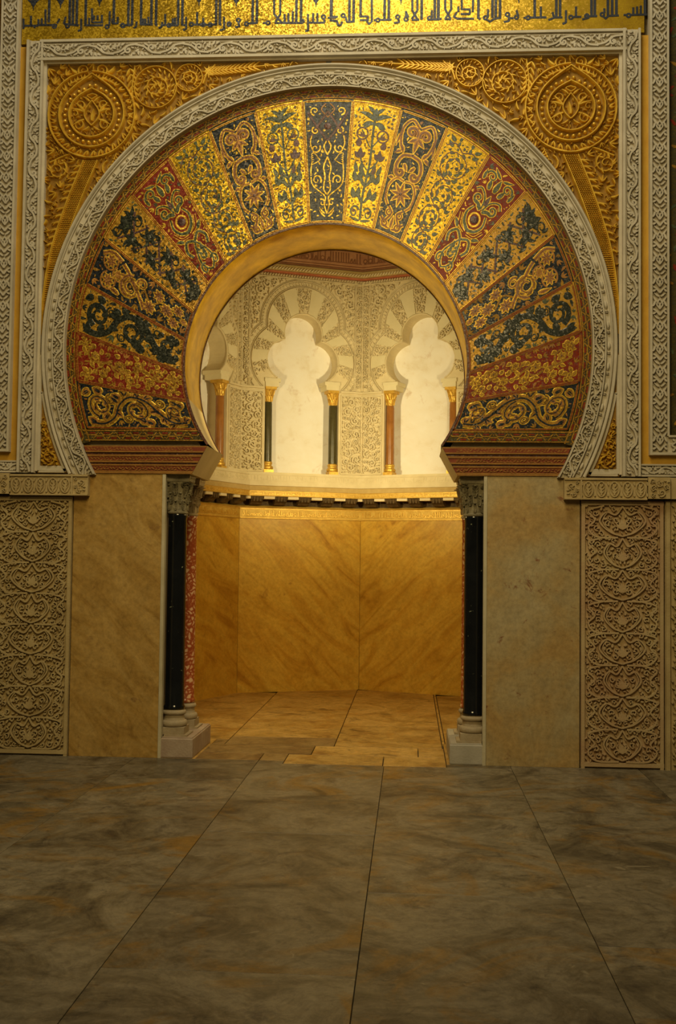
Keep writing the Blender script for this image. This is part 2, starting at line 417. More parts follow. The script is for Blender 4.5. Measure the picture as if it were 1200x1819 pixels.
def acanthus(P, path, n, L, W, mat=0, side=0, lv=0, out=None, lean=.9, bend=.5, one=False):
    """leaflets along a path, on both sides or one"""
    p = np.asarray(path); m = len(p)
    for i in range(n):
        t = (i + .5) / n * (m - 1); j = min(int(t), m - 2); q = p[j] + (p[j + 1] - p[j]) * (t - j); d = p[j + 1] - p[j]; a = math.atan2(d[1], d[0])
        for sg in ((1, -1) if side == 0 else (side,)): P.leaf(q[0], q[1], a + sg * lean, L, W, mat, -sg * bend, lv, out, one)


def pack(inside, box, n, rmin, rmax, rng, gap=.0):
    """circles of falling size packed into a region"""
    cs = []; x0, x1, y0, y1 = box
    cx = np.empty(0); cy = np.empty(0); cr = np.empty(0)
    for k in range(n):
        r = rmax * (1 - k / n) + rmin * (k / n); x, y = rng.uniform(x0, x1), rng.uniform(y0, y1)
        if len(cs) and (np.hypot(cx - x, cy - y) < cr + r + gap).any(): continue
        if not all(inside(x + r * c, y + r * s_) for c, s_ in ((1, 0), (-1, 0), (0, 1), (0, -1), (.7, .7), (-.7, .7), (.7, -.7), (-.7, -.7))): continue
        cs.append((x, y, r)); cx = np.append(cx, x); cy = np.append(cy, y); cr = np.append(cr, r)
    return cs


def scroll_fill(P, cs, rng, w=.12, leaves=5, small=.03, mat=0):
    """every circle gets a curling stem with leaflets, the small ones a single leaf"""
    for (x, y, r) in cs:
        a = rng.uniform(0, 2 * PI); sg = rng.choice((-1, 1))
        if r < small:
            P.leaf(x - r * math.cos(a), y - r * math.sin(a), a, 2 * r, r * .62, mat, sg * .5)
            continue
        P.stroke(spiral(x, y, r * .92, a, sg * 1.25, 16, .12), w * r * np.linspace(1, .8, 16), mat)
        for i in range(leaves):
            b = a + sg * (i / leaves * 2 * PI + .5)
            P.leaf(x + r * .86 * math.cos(b), y + r * .86 * math.sin(b), b + PI - sg * .8, r * .48, r * .13, mat, sg * .7)
        P.leaf(x, y, a + 2, r * .34, r * .14, mat, .4)


# ================================================================== the facade
ZC, RO = 3.31, 2.055           # circle of the voussoirs' outer ends
ZI, RI = 3.18, 1.15            # circle of their inner ends
OUT = [(.208, 5.35), (.60, 5.281), (.972, 5.106), (1.33, 4.915), (1.625, 4.595), (1.838, 4.229), (1.979, 3.848), (2.046, 3.449), (2.046, 3.043), (1.977, 2.647)]
INN = [(.138, 4.29), (.369, 4.257), (.60, 4.158), (.80, 3.998), (.932, 3.812), (1.072, 3.60), (1.131, 3.373), (1.139, 3.108), (1.097, 2.88), (1.0, 2.653)]
AO = [math.atan2(z - ZC, x) for x, z in OUT]; AI = [math.atan2(z - ZI, x) for x, z in INN]
JOINTS = [(PI - a, PI - b) for a, b in zip(AO, AI)][::-1] + list(zip(AO, AI))     # 20 joints, left foot to right foot


def arch_cut(r, zc, z): return math.asin((z - zc) / r)


# ---- masonry behind everything, with the keyhole doorway
mb = MB(); a0 = arch_cut(1.21, ZI, 2.50)
key = [(-4.2, 0), (-1.31, 0), (-1.31, 2.28), (-1.16, 2.28)] + [tuple(p) for p in arc(0, ZI, 1.21, PI - a0, a0, 60)] + [(1.16, 2.28), (1.31, 2.28), (1.31, 0), (4.2, 0), (4.2, 7.2), (-4.2, 7.2)]
mb.poly(plane(.74), key, 0, .68)
struct(mb.build('wall_front', 'masonry'), 'masonry wall behind the carved facade, pierced by the horseshoe doorway', 'wall')

# ---- nineteen voussoirs
KINDS = ['blue_panel', 'gold_vine', 'blue_scroll', 'gold_green', 'red_scroll', 'gold_lattice', 'blue_flower', 'gold_acanthus', 'red_flower', 'blue_acanthus']
SIDE_MATS = ['goldline', 'red']
GR = {0: 'slate', 1: 'gold', 2: 'navy', 3: 'gold', 4: 'red', 5: 'golddeep', 6: 'navy', 7: 'golddeep', 8: 'red', 9: 'navy'}
PALETTE = ['goldline', 'red', 'gold', 'amber', 'navy', 'black', 'green', 'brown', 'violet', 'golddull', 'slate']
PI_ = {n: i for i, n in enumerate(PALETTE)}


def vous_pattern(k, P, flip, rng):
    G, R_, GO, AM, NV, BK, GN, BR, VI, AG, SL = (PI_[n] for n in ('goldline', 'red', 'gold', 'amber', 'navy', 'black', 'green', 'brown', 'violet', 'golddull', 'slate'))
    S = P.stroke
    if k == 0:
        P.sym = True
        for (x, y, r, a, t) in ((.62, 5.55, .22, -1.5, 1.2), (.60, 4.55, .2, 1.2, -1.1), (.62, 3.65, .26, 2.6, 1.2), (.6, 2.05, .28, -2.6, -1.2), (.3, .9, .2, 1, 1)):
            P.spiral(x, y, r, a, t, .05, G)
        P.curve([(.0, .35), (.15, .8), (.1, 1.2), (.55, 1.55), (.88, 1.9), (.9, 2.6), (.8, 3.1)], .035, G)
        P.curve([(.0, 1.3), (.2, 1.6), (.12, 2.2), (.2, 2.7), (0, 3.2)], .04, G)
        P.curve([(.8, 3.0), (.72, 3.4), (.88, 3.9), (.8, 4.3)], .035, G)
        for i in range(5): P.leaf(.82, 2.9 + .12 * i, PI - .5 + .22 * i, .42 - .03 * i, .055, SL, .3, 0, G)
        P.curve([(.0, 4.0), (.5, 4.7), (.95, 5.5)], .06, BR); P.curve([(0, 5.5), (.5, 4.75), (.95, 4.1)], .06, BR)
        P.curve([(0, 3.3), (.18, 3.7), (.05, 4.0)], .04, G); P.curve([(0, 5.2), (.3, 5.6), (.1, 5.9)], .035, AM)
        P.dot(0, 4.75, .2, BR)
        for y in (.2, .35): P.leaf(.1, y, .5, .5, .05, G, .6)
    elif k == 1:
        P.sym = False; f = flip
        P.curve([(0, .2), (.05 * f, 1.5), (-.08 * f, 3), (0, 4.6), (0, 5.4)], .07, GN, one=True)
        P.sym = True
        for (y, L) in ((5.25, .85), (5.05, .6)): P.leaf(.05, y, .75 if y > 5.1 else .1, L, .15, GN, -.9)
        P.leaf(.1, 5.6, 1.0, .45, .12, GN, -.6); P.leaf(.0, 5.35, 1.57, .5, .2, GN, 0, one=True)
        for y, L, W in ((1.05, .85, .16), (1.9, .7, .17), (2.35, .6, .13)):
            P.leaf(.04, y, .75, L, W * .6, GN, .8); P.leaf(.45, y + .25, 1.9, .55, W, GN, -.5); P.leaf(.62, y + .2, 1.1, .55, W, GN, .4)
        P.curve([(.03, 2.7), (.4, 3.05), (.55, 3.4)], .045, GN)
        for a, L in ((2.3, .4), (1.5, .5), (.6, .42)): P.leaf(.55, 3.3, a, L, .16, VI, .2)
        P.leaf(.68, 3.85, 1.5, .42, .19, BR, 0); P.leaf(.35, 2.55, 1.3, .4, .12, BR, 0)
        P.curve([(.05, 3.85), (.35, 4.3), (.6, 4.7)], .04, GN)
        S(arc(.55, 4.5, .3, 0, 2 * PI, 14)[:-1], .05, GN if f > 0 else BR, 0, True)
        for i in range(4): P.leaf(.55, 4.35, .4 + i * .8, .26, .07, BR, 0)
        P.spiral(.5, .55, .34, 2.8, -1.3, .07, GN); P.leaf(.05, .15, .1, .8, .09, GN, .2); P.leaf(.5, .55, 1, .2, .1, BR, 0)
        P.leaf(.25, 4.95, -.4, .35, .1, GN, 0)
    elif k == 2:
        P.sym = True
        P.spiral(.34, 5.15, .30, -2.6, -1.25, .13, AM, 0, G, tail=.7); P.leaf(.0, 4.95, -.75, .52, .13, AM, .2, 0, G)
        P.leaf(0, 4.95, -1.57, .75, .14, AM, 0, 0, G, one=True)
        P.curve([(.05, 5.45), (.5, 5.75), (.85, 5.2), (.78, 4.5), (.6, 4.15)], .075, AM, 0, G)
        P.leaf(.8, 5.1, -1.2, .8, .09, AM, -.3, 0, G); P.leaf(.78, 4.4, -2.5, .45, .11, AM, .9, 0, G); P.leaf(.66, 4.1, -.2, .35, .1, AM, -.9, 0, G)
        P.curve([(.02, 4.05), (.5, 3.9), (.72, 3.4), (.6, 3.0)], .1, AM, 0, G)
        P.spiral(.42, 3.1, .27, .5, -1.1, .13, AM, 1, G, tail=.6); P.leaf(.3, 3.55, -2.0, .4, .1, AM, -.5, 1, G)
        P.curve([(.05, 2.72), (.5, 2.75), (.84, 2.3), (.86, 1.7), (.6, 1.35)], .06, AM, 0, G)
        P.leaf(.7, 2.7, .2, .3, .1, AM, -.8, 0, G)
        P.sym = False; P.flower(0, 2.05, .62, 8, AM, BR, 0, G, True, fat=.17); P.sym = True
        P.curve([(.5, 1.3), (.2, 1.0), (.55, .55), (.85, .7)], .07, AM, 0, G); P.spiral(.4, 1.05, .22, 3, 1.1, .07, AM, 0, G)
        P.spiral(.45, .45, .25, 1, -1.2, .08, AM, 0, G); P.leaf(0, .3, 1.57, .6, .1, AM, 0, 0, G, one=True); P.leaf(.1, .25, .1, .6, .08, AM, .4, 0, G)
        S([(-.97, .1), (-.93, 5.9)], .05, SL, 0, one=True); S([(.97, .1), (.93, 5.9)], .05, SL, 0, one=True)
    elif k == 3:
        P.sym = False
        cy = [.55, 1.75, 3.05, 4.55]
        for i, y in enumerate(cy):
            r = .72 + .05 * i; sg = 1 if i % 2 else -1
            P.spiral(.05 * sg * flip, y, r, 1.5 * sg * flip, sg * 1.9 * flip, .03, BR, one=True, r1=.2, tail=.8)
            for q in range(13):
                a = q * 2 * PI / 13; rr = r * (.86 if q % 2 else .5)
                P.leaf(.05 * sg * flip + rr * math.cos(a), y + rr * math.sin(a), a + sg * flip * 1.9, .3, .085, GN, sg * flip * .6, one=True)
            P.leaf(.05, y - .1, 1.2, .2, .1, SL, 0, one=True)
        P.sym = True
        for y in (.1, 1.15, 2.4, 3.8, 5.4, 5.7): P.leaf(.55, y, .4, .38, .1, GN, .5); P.leaf(.35, y + .1, 1.8, .3, .08, GN, -.3)
        P.curve([(0, 5.35), (.5, 5.6), (.9, 5.3)], .03, BR)
    elif k == 4:
        P.sym = True
        P.curve([(0, .25), (.35, .5), (.5, .95), (.2, 1.6), (.0, 1.95)], .055, GN, 0, G); P.spiral(.52, .55, .3, 2.5, -1.3, .07, GN, 0, G)
        for i in range(3): P.leaf(.05, .9 + .25 * i, .9, .38, .09, GN, .3, 0, G)
        P.curve([(0, 1.95), (.5, 2.2), (.85, 1.8), (.7, 1.4)], .08, GN, 0, G); P.leaf(.62, 2.3, .9, .5, .11, GN, -.6, 0, G)
        P.sym = False; S(arc(0, 3.15, .33, 0, 2 * PI, 20)[:-1], .06, G, 0, True, True); P.dot(0, 3.15, .24, VI); P.sym = True
        P.curve([(0, 2.5), (.45, 2.75), (.62, 3.2), (.45, 3.65)], .11, GN, 0, G, taper=.4)
        P.curve([(.1, 2.35), (.6, 2.5), (.86, 3.0)], .05, R_, 0, G)
        P.leaf(.1, 3.65, .9, .55, .12, GN, -.7, 0, G); P.spiral(.5, 4.1, .26, -2, 1.2, .08, GN, 0, G)
        P.curve([(.05, 3.75), (.2, 4.3), (.6, 4.6), (.85, 4.4)], .05, GN, 0, G); P.leaf(.0, 4.0, 1.57, .55, .13, VI, 0, 0, G, one=True)
        P.leaf(.3, 4.75, 1.2, .5, .13, GN, .3, 0, G); P.spiral(.5, 5.35, .28, 0, 1.2, .07, GN, 0, G); P.leaf(0, 4.8, 1.57, .7, .15, GN, 0, 0, G, one=True)
        P.leaf(.82, 5.0, 1.5, .5, .09, GN, 0, 0, G); P.leaf(.1, 5.55, .4, .5, .08, GN, .4, 0, G)
        for q in range(7): P.leaf(.75, .3 + q * .8, 2.2, .2, .05, AM, 0)
    elif k == 5:
        P.sym = False
        for i in range(5):
            y = .5 + i * .95
            P.curve([(-.75, y), (0, y + .55), (.75, y + 1.15)], .055, VI, one=True); P.curve([(.75, y), (0, y + .5), (-.75, y + 1.15)], .055, VI, one=True)
        for i in range(8):
            y = .45 + i * .72; x = (.38 if i % 2 else -.38) * flip; a = rng.uniform(0, 6)
            P.dot(x, y, .17, BK)
            for q in range(6): P.leaf(x, y, a + q * 1.05, .48 + .1 * (q % 2), .11, BK, rng.choice((-1.1, 1.1)), 1, one=True)
            P.spiral(x * -1.3, y + .2, .28, a, rng.choice((-1.2, 1.2)), .075, BK, 1, one=True)
            P.leaf(-x * 1.8, y + .1, 1.2, .4, .1, BK, .7, 1, one=True); P.leaf(x * .2, y - .2, 2.5, .32, .07, GN, .7, 1, one=True)
        P.flower(0, 5.45, .5, 5, BK, None, 1, None, True); P.flower(.1 * flip, .35, .5, 6, BK, None, 1, None, True)
    elif k == 6:
        P.sym = False
        for (x, y, r) in ((.5, 5.2, .34), (-.42, 5.0, .34), (-.5, 3.95, .0), (.1, 4.55, .26)):
            if r: P.flower(x * flip, y, r, 8, AM, AG, 1, G, True, fat=.26); S(arc(x * flip, y, r * 1.25, .5, 5.6, 20), .05, AM, 0, one=True)
        P.spiral(-.1 * flip, 3.7, .62, 0, 1.7 * flip, .11, AM, 0, G, True); P.spiral(.45 * flip, 3.1, .3, 2, -1.3 * flip, .09, AM, 0, G, True)
        P.curve([(-.8 * flip, 2.6), (-.3 * flip, 3.0), (.5 * flip, 4.0), (.75 * flip, 4.5)], .08, AM, 0, G, True)
        for q in range(8): P.leaf(-.1 * flip + .5 * math.cos(q), 3.7 + .5 * math.sin(q), q + 2, .34, .08, AG, .6, 1, G, True)
        for (x, y, r) in ((-.45, 2.35, .4), (.5, 2.0, .36), (0, 1.35, .42), (-.5, .8, .36), (.45, .7, .36), (0, .25, .22)):
            P.flower(x * flip, y, r, 8, AM, BR, 0, G, True, fat=.24)
        P.curve([(.05, .1), (-.3, .8), (.3, 1.6), (-.2, 2.3), (.3, 2.9)], .05, AG, 0, None, True)
        P.curve([(.8 * flip, 4.6), (.9 * flip, 5.3), (.6 * flip, 5.8)], .09, AM, 0, G, True); P.leaf(-.8 * flip, 4.2, 1.3, .7, .1, AM, .3, 0, G, True)
    elif k == 7 or k == 9:
        P.sym = False
        if k == 7: col, out, c2 = BK, None, GN
        else: col, out, c2 = AG, G, AM
        f = flip
        P.curve([(-.85 * f, 5.7), (-.9 * f, 5.0), (-.5 * f, 4.3), (.2 * f, 3.9), (.75 * f, 3.2), (.6 * f, 2.3), (-.2 * f, 1.6), (-.7 * f, 1.0), (-.6 * f, .3)], .13, col, 0, out, True, n=36)
        for (x, y, r, a, sg) in ((.05, 5.0, .62, 2.8, -1), (-.02, 2.95, .66, -.2, -1), (.45, 4.35, .26, 0, 1), (.15, .85, .42, 3.4, -1), (-.55, 3.55, .24, 1, 1), (.6, 1.55, .28, 2, 1)):
            P.spiral(x * f, y, r, a if f > 0 else PI - a, sg * 1.5 * f, .11, col, 0, out, True, tail=.45)
            if r > .4:
                for q in range(4): P.leaf(x * f + r * .45 * math.cos(q * 1.6), y + r * .45 * math.sin(q * 1.6), q * 1.6 + 1.2, .3, .1, col if k == 7 else c2, .5, 0, out, True)
        tips = [(-.7, 4.9, -.6), (-.2, 4.25, -1.6), (.3, 3.95, .9), (.55, 3.8, 1.2), (.7, 3.5, .1), (.75, 2.8, -.2), (.72, 2.4, -.6), (.2, 1.95, -2.4), (.0, 1.8, 1.2), (-.35, 1.45, 2.6), (-.5, 1.2, .2), (-.75, 1.0, 2.3), (-.65, .7, .3), (-.6, .4, -.2), (-.9, 5.4, 1.0), (-.85, 2.2, 1.2), (-.8, 2.6, .5), (.8, .5, 1.9), (.5, .3, .8), (.8, 5.5, 2.2), (.75, 4.8, 1.2)]
        for (x, y, a) in tips:
            for d in (-.35, .25): P.leaf(x * f, y, (a if f > 0 else PI - a) + d, .5, .12, col if k == 7 else rng.choice((AG, AM)), rng.choice((-.7, .7)), 0, out, True)
        if k == 7:
            for y in (.35, .75, 1.2): P.leaf(.55 * f, y, .8, .34, .13, BK, .2, 0, None, True)
    elif k == 8:
        P.sym = False; f = flip
        for (x, y, r, a, sg) in ((.3, 5.0, .42, 0, 1), (-.5, 4.6, .36, 2, -1), (.1, 3.6, .5, 1, 1), (-.5, 3.0, .4, -1, -1), (.5, 2.5, .36, 2, 1), (-.3, 1.9, .4, .5, 1), (.4, 1.3, .38, 3, -1), (-.4, .7, .38, 1, 1), (.45, .4, .28, 1, 1), (.75, 5.55, .2, 1, 1), (-.75, 5.5, .2, 1, 1)):
            P.spiral(x * f, y, r, a, sg * 1.4 * f, .055, AG, 0, None, True)
            P.flower(x * f, y, r * .55, 6, AG, BR, 0, G, True, fat=.24)
            for q in range(5): P.leaf(x * f + r * math.cos(q * 1.3), y + r * math.sin(q * 1.3), q * 1.3 + .9, .26, .07, AG, .5, 0, G, True)
        P.curve([(.6, .2), (-.1, 1.3), (.3, 2.3), (-.2, 3.3), (.1, 4.3), (-.1, 5.6)], .05, AG, 0, None, True, n=30)


VL = [None,
      ('gold mosaic voussoir with dark green vine and buds, just {s} of the crown'),
      ('navy mosaic voussoir with amber scrolls and eight-petalled flower, {s} of the crown'),
      ('gold mosaic voussoir crowded with small green teardrop scrolls, upper {s} of the arch'),
      ('red mosaic voussoir with gold-edged green leaves, upper {s} of the arch'),
      ('gold mosaic voussoir with black leaves on crossing purple stems, {s} of the arch'),
      ('dark blue mosaic voussoir with amber rosettes and scrolls, {s} side of the arch'),
      ('gold mosaic voussoir with heavy black-green acanthus scrolls, {s} side of the arch'),
      ('red mosaic voussoir with small gold flowers, low on the {s} of the arch'),
      ('navy mosaic voussoir with broad tan scrolls, lowest on the {s} of the arch')]
YV = .0
for j in range(19):
    k = abs(j - 9); side = 'left' if j < 9 else 'right'; flip = -1 if j > 9 else 1
    (aoA, aiA), (aoB, aiB) = JOINTS[j], JOINTS[j + 1]          # left joint, right joint (angles fall)

    def mp(p, aoA=aoA, aiA=aiA, aoB=aoB, aiB=aiB):
        p = np.asarray(p, float); u = np.clip(p[:, 0], -1, 1) * .5 + .5; t = np.clip(p[:, 1] / 6., 0, 1); t = .025 + t * .95; u = .07 + .86 * u
        ai = aiA + (aiB - aiA) * u; ao = aoA + (aoB - aoA) * u
        I = np.stack([RI * np.cos(ai), ZI + RI * np.sin(ai)], 1); O = np.stack([RO * np.cos(ao), ZC + RO * np.sin(ao)], 1)
        return I + (O - I) * t[:, None]
    oA = np.array([RO * math.cos(aoA), ZC + RO * math.sin(aoA)]); iA = np.array([RI * math.cos(aiA), ZI + RI * math.sin(aiA)])
    oB = np.array([RO * math.cos(aoB), ZC + RO * math.sin(aoB)]); iB = np.array([RI * math.cos(aiB), ZI + RI * math.sin(aiB)])
    ia = [np.array([RI * math.cos(a), ZI + RI * math.sin(a)]) for a in np.linspace(aiA, aiB, 7)]
    oa = [np.array([RO * math.cos(a), ZC + RO * math.sin(a)]) for a in np.linspace(aoB, aoA, 7)]
    outline = ia + oa
    cx, cz = np.mean(outline, 0)
    lab = VL[k].format(s=side) if k else 'slate blue mosaic voussoir with brown cross and gold scrolls at the crown of the arch'
    T = Thing('mosaic_voussoir', lab, 'mosaic panel', (cx, YV, cz), 'mosaic voussoirs of the horseshoe arch')
    fr = plane(YV); sh = [p + (np.array([cx, cz]) - p) * .004 for p in outline]
    mb = MB(); mb.poly(fr, sh, -.03, 0.); mb.build('ground', GR[k], T)
    # edging: gold fillets with a red thread
    mb = MB(); e = .006
    ctr = np.array([cx, cz]); ins = [p + (ctr - p) * .035 for p in outline]
    loop = []
    for q in range(len(ins)): loop += [ins[q] + (ins[(q + 1) % len(ins)] - ins[q]) * t for t in (0, .5)]
    mb.rib(fr, loop, .0095, .003, 0, closed=True); mb.rib(fr, loop, .0035, .0042, 1, closed=True)
    mb.build('border', ['goldline' if 3 < j < 15 else 'golddull', 'red'], T)  # lower side borders coloured duller for the weaker light there
    hw = .5 * (np.linalg.norm(oA - oB) + np.linalg.norm(iA - iB)) / 2 * .86
    mb = MB(); P = Pat(mb, fr, mp, hw, h=.0016, layer=.001); P.m = {3: 1.2, 5: 1.12, 6: 1.15, 7: 1.4, 8: 1.3, 9: 1.6}.get(k, 1.); P.k *= P.m; P.ow = .045 / P.m; P.vein = PI_['brown'] if k in (2, 6, 8) else PI_['navy'] if k == 9 else None; vous_pattern(k, P, flip, random.Random(40 + k))
    fm = [('goldline', 'slate'), ('green', 'brown'), ('amber', 'goldline'), ('green', 'slate'), ('green', 'goldline'), ('black', 'green'), ('amber', 'golddull'), ('black', 'green'), ('golddull', 'amber'), ('golddull', 'amber')][k]
    n_, lo, hi, tr = ((500, .0055, .015, .3), (900, .0055, .017, .3), (500, .006, .018, .4), (1300, .0055, .016, .2), (900, .006, .024, .6), (900, .006, .020, .4), (1100, .007, .030, .85), (1900, .006, .034, .75), (1500, .007, .030, .85), (1900, .006, .034, .75))[k]
    P.fill_gaps((-1, 1, .15, 5.85), n_, lo, hi, [PI_[q] for q in fm], random.Random(70 + k * 2 + (j > 9)), tri=tr)
    mb.build('vine_inlay' if k in (1, 5) else 'scroll_inlay', PALETTE, T)

# ---- mosaic border of interlaced cells around the voussoirs
def cell_border(mb, fr, mp, L, B, n):
    """two rows of stretched cells in gold line with red cores"""
    p = L / n
    for i in range(n):
        c = (i + .5) * p
        for s_, off in ((1, 0.), (-1, .5)):
            x = c + off * p; y0 = B * (.5 + s_ * .23)
            pts = np.array([(x - p * .42, y0 + s_ * B * .16), (x - p * .25, y0 - s_ * B * .16), (x + p * .25, y0 - s_ * B * .16), (x + p * .42, y0 + s_ * B * .16)])
            dense = np.vstack([np.linspace(pts[q], pts[q + 1], 4, endpoint=False) for q in range(3)] + [pts[3:]])
            if x + p * .42 > L: continue
            mb.rib(fr, mp(dense), .0052, .003, 0)
            core = np.array([(x - p * .2, y0 + s_ * B * .08), (x + p * .2, y0 + s_ * B * .08)])
            mb.rib(fr, mp(np.linspace(core[0], core[1], 4)), .0065, .003, 1)
            mb.bead(fr, *mp(np.array([(x + p * .5, y0)]))[0], .006, .006, .003, 0, 0, n=6)


aC = arch_cut(2.06, ZC, 2.545); aB = arch_cut(2.125, ZC, 2.53)
T = Thing('mosaic_border', 'olive and gold mosaic border of interlaced cells curving round outside the voussoirs', 'mosaic border', (0, 0, ZC + 2.1))
fr = plane(.0)
o_ = [tuple(p) for p in arc(0, ZC, 2.135, PI - aB, aB, 90)]; i_ = [tuple(p) for p in arc(0, ZC, 2.06, aC, PI - aC, 90)]
mb = MB(); mb.poly(fr, o_ + i_, -.03, .0); mb.build('ground', 'olive', T)
mb = MB(); L = 2.09 * (PI - 2 * aC - .02)
cell_border(mb, fr, lambda p: np.stack([(2.062 + p[:, 1]) * np.cos(PI - aC - .01 - p[:, 0] / 2.09), ZC + (2.062 + p[:, 1]) * np.sin(PI - aC - .01 - p[:, 0] / 2.09)], 1), L, .066, 64)
mb.rib(fr, arc(0, ZC, 2.062, PI - aC, aC, 90), .006, .003, 0); mb.rib(fr, arc(0, ZC, 2.128, PI - aB, aB, 90), .005, .003, 0)
mb.build('cell_interlace', ['golddull', 'red'], T)  # dull gold paints in the dimmer light on the ring
for sx, side in ((-1, 'left'), (1, 'right')):
    T = Thing('mosaic_border', 'dark olive mosaic strip of interlaced cells above the %s red cornice' % side, 'mosaic border', (sx * 1.45, 0, 2.58))
    frs = plane(.0, sx); mb = MB()
    mb.poly(frs, [(.975, 2.553), (1.96, 2.553), (1.97, 2.585), (1.985, 2.645), (1.02, 2.645), (.99, 2.59)], -.03, -.0005); mb.build('ground', 'olive', T)
    mb = MB(); cell_border(mb, frs, lambda p: np.stack([.995 + p[:, 0], 2.562 + p[:, 1]], 1), .96, .068, 8)
    mb.rib(frs, np.linspace((1.0, 2.637), (1.97, 2.637), 6), .006, .003, 0); mb.rib(frs, np.linspace((.98, 2.559), (1.95, 2.559), 6), .005, .003, 0)
    mb.build('cell_interlace', ['golddull', 'red'], T)  # dull gold here too, standing for dim light

# ---- soffit of the arch: gold leaf above, bare cream plaster at the feet
T = Thing('arch_soffit', 'smooth gold-leaf underside of the horseshoe arch with cream plaster feet', 'arch lining', (0, .4, ZI + RI))


def soffit(a, b, n=60, y0=-.002, y1=.72):
    mb = MB(); t = np.linspace(a, b, n)
    R0, R1, Z0, Z1 = 1.142, 1.160, ZI, ZI - .022
    prof = [(R0 + .012, y0, ZI), (R0 + .002, y0, ZI), (R0, y0 + .004, Z0), (R1, y1, Z1), (R1 + .10, y1, Z1)]
    mb.grid([[(r * math.cos(x), y, zc + r * math.sin(x)) for r, y, zc in prof] for x in t]); return mb


zf = 2.90; aF = arch_cut(1.142, ZI, zf); aE = arch_cut(1.15, ZI, 2.525)
soffit(PI - aF, aF).build('gold_lining', 'goldleaf', T, smooth=True)
for a, b in ((PI - aE, PI - aF), (aF, aE)): soffit(a, b, 12).build('plaster_foot', 'cream', T, smooth=True)
mb = MB(); mb.rib(plane(-.001), arc(0, ZI, 1.150, PI - aE, aE, 90), .010, .010); mb.rib(plane(.722), arc(0, ZI - .022, 1.163, PI - aE, aE, 90), .012, .012); mb.build('dark_fillet', 'brown', T)

# ---- painted impost cornices under the arch feet
for sx, side in ((-1, 'left'), (1, 'right')):
    T = Thing('impost_cornice', 'red and gold painted moulded cornice carrying the %s foot of the arch' % side, 'cornice', (sx * 1.45, .4, 2.29))
    frs = plane(0., sx)
    mb = MB(); mb.poly(frs, [(.945, 2.514), (1.07, 2.285), (1.87, 2.285), (1.965, 2.514)], -.76, -.004); mb.build('plaster_core', 'cream', T)
    mb = MB()
    rows = [(2.503, 2.514, .010, 1), (2.47, 2.503, .012, 0), (2.458, 2.47, .02, 1), (2.44, 2.458, .004, 2), (2.425, 2.44, .014, 1), (2.39, 2.425, .008, 0), (2.376, 2.39, .016, 1), (2.362, 2.376, .002, 2), (2.35, 2.362, .010, 1), (2.31, 2.35, .004, 0), (2.286, 2.31, .010, 1)]
    for z0, z1, h, m in rows:
        xa = lambda z: .945 + (2.52 - z) * .532; xb = lambda z: 1.965 - (2.52 - z) * .40
        mb.poly(frs, [(xa(z0), z0), (xb(z0), z0), (xb(z1), z1), (xa(z1), z1)], -.004, h, m)
    rg = random.Random(3)
    P = Pat(mb, plane(-.010, sx), ident, 1, h=.0035)
    for z in (2.487, 2.407, 2.33):
        for q in range(34):
            x = 1.06 + q * .0265 - .0
            if x > 1.94 - (2.52 - z) * .4: break
            P.leaf(x, z - .008, rg.uniform(-.4, .8), .024, .0042, 1, rg.uniform(-.8, .8)); P.leaf(x + .01, z + .008, rg.uniform(-.8, .4), .018, .0035, 1, .5)
    mb.build('painted_moulding', ['corn_red', 'corn_gold', 'brown'], T)

# ---- archivolt: carved white ring with bead and reel
T = Thing('archivolt', 'carved white marble ring around the horseshoe arch, with bead and reel', 'archivolt', (0, -.05, ZC + 2.2))
ZA = 3.315
Y0 = -.035


def ring(r0, r1, zb, h0, h1, mat='frame', n=110, name='ring'):
    a, b = arch_cut(r1, ZA, zb), arch_cut(r0, ZA, zb)
    mb = MB(); mb.poly(plane(Y0), [tuple(p) for p in arc(0, ZA, r1, PI - a, a, n)] + [tuple(p) for p in arc(0, ZA, r0, b, PI - b, n)], h0, h1); return mb


ring(2.127, 2.325, 2.272, -.07, 0.).build('ring_ground', 'frame', T)
mb = MB(); fr = plane(Y0)
for r, w, h in ((2.1325, .0065, .026), (2.2265, .006, .026), (2.2795, .0045, .022), (2.3085, .0165, .03)):
    a = arch_cut(r, ZA, 2.276); mb.rib(fr, arc(0, ZA, r, PI - a, a, 150), w, h, prof='round' if w > .01 else 'flat')
mb.build('ring_fillets', 'frame', T)
mb = MB(); RB = 2.179; aM = arch_cut(RB, ZA, 2.285); L = RB * (PI - 2 * aM); N = 74; p = L / N
pol = lambda q: np.stack([(RB + q[:, 1]) * np.cos(PI - aM - q[:, 0] / RB), ZA + (RB + q[:, 1]) * np.sin(PI - aM - q[:, 0] / RB)], 1)
P = Pat(mb, fr, pol, 1, h=.03); rg = random.Random(5)
for i in range(N):
    x = i * p; s_ = 1 if i % 2 else -1
    P.curve([(x, -s_ * .03), (x + p * .3, -s_ * .01), (x + p * .6, s_ * .025), (x + p, s_ * .03)], .0065, n=10)
    P.spiral(x + p * .55, -s_ * .014, .018, s_ * 1.0, s_ * 1.1, .0058)
    P.leaf(x + p * .2, s_ * .018, s_ * .9, .03, .0075, 0, -s_ * .9); P.leaf(x + p * .8, -s_ * .036, s_ * .5, .024, .0062, 0, s_ * .8); P.leaf(x + p * .1, -s_ * .038, s_ * 2.2, .02, .006, 0, .4)
    P.leaf(x + p * .95, s_ * .01, 2.2, .02, .006, 0, .4)
P.fill_gaps((0, L, -.04, .04), 9000, .0045, .011, [0], rg, None, .1, .0022)
mb.build('carved_scroll', 'frame', T)
RB2 = 2.252; aM = arch_cut(RB2, ZA, 2.29); L = RB2 * (PI - 2 * aM); N = 56; p = L / N
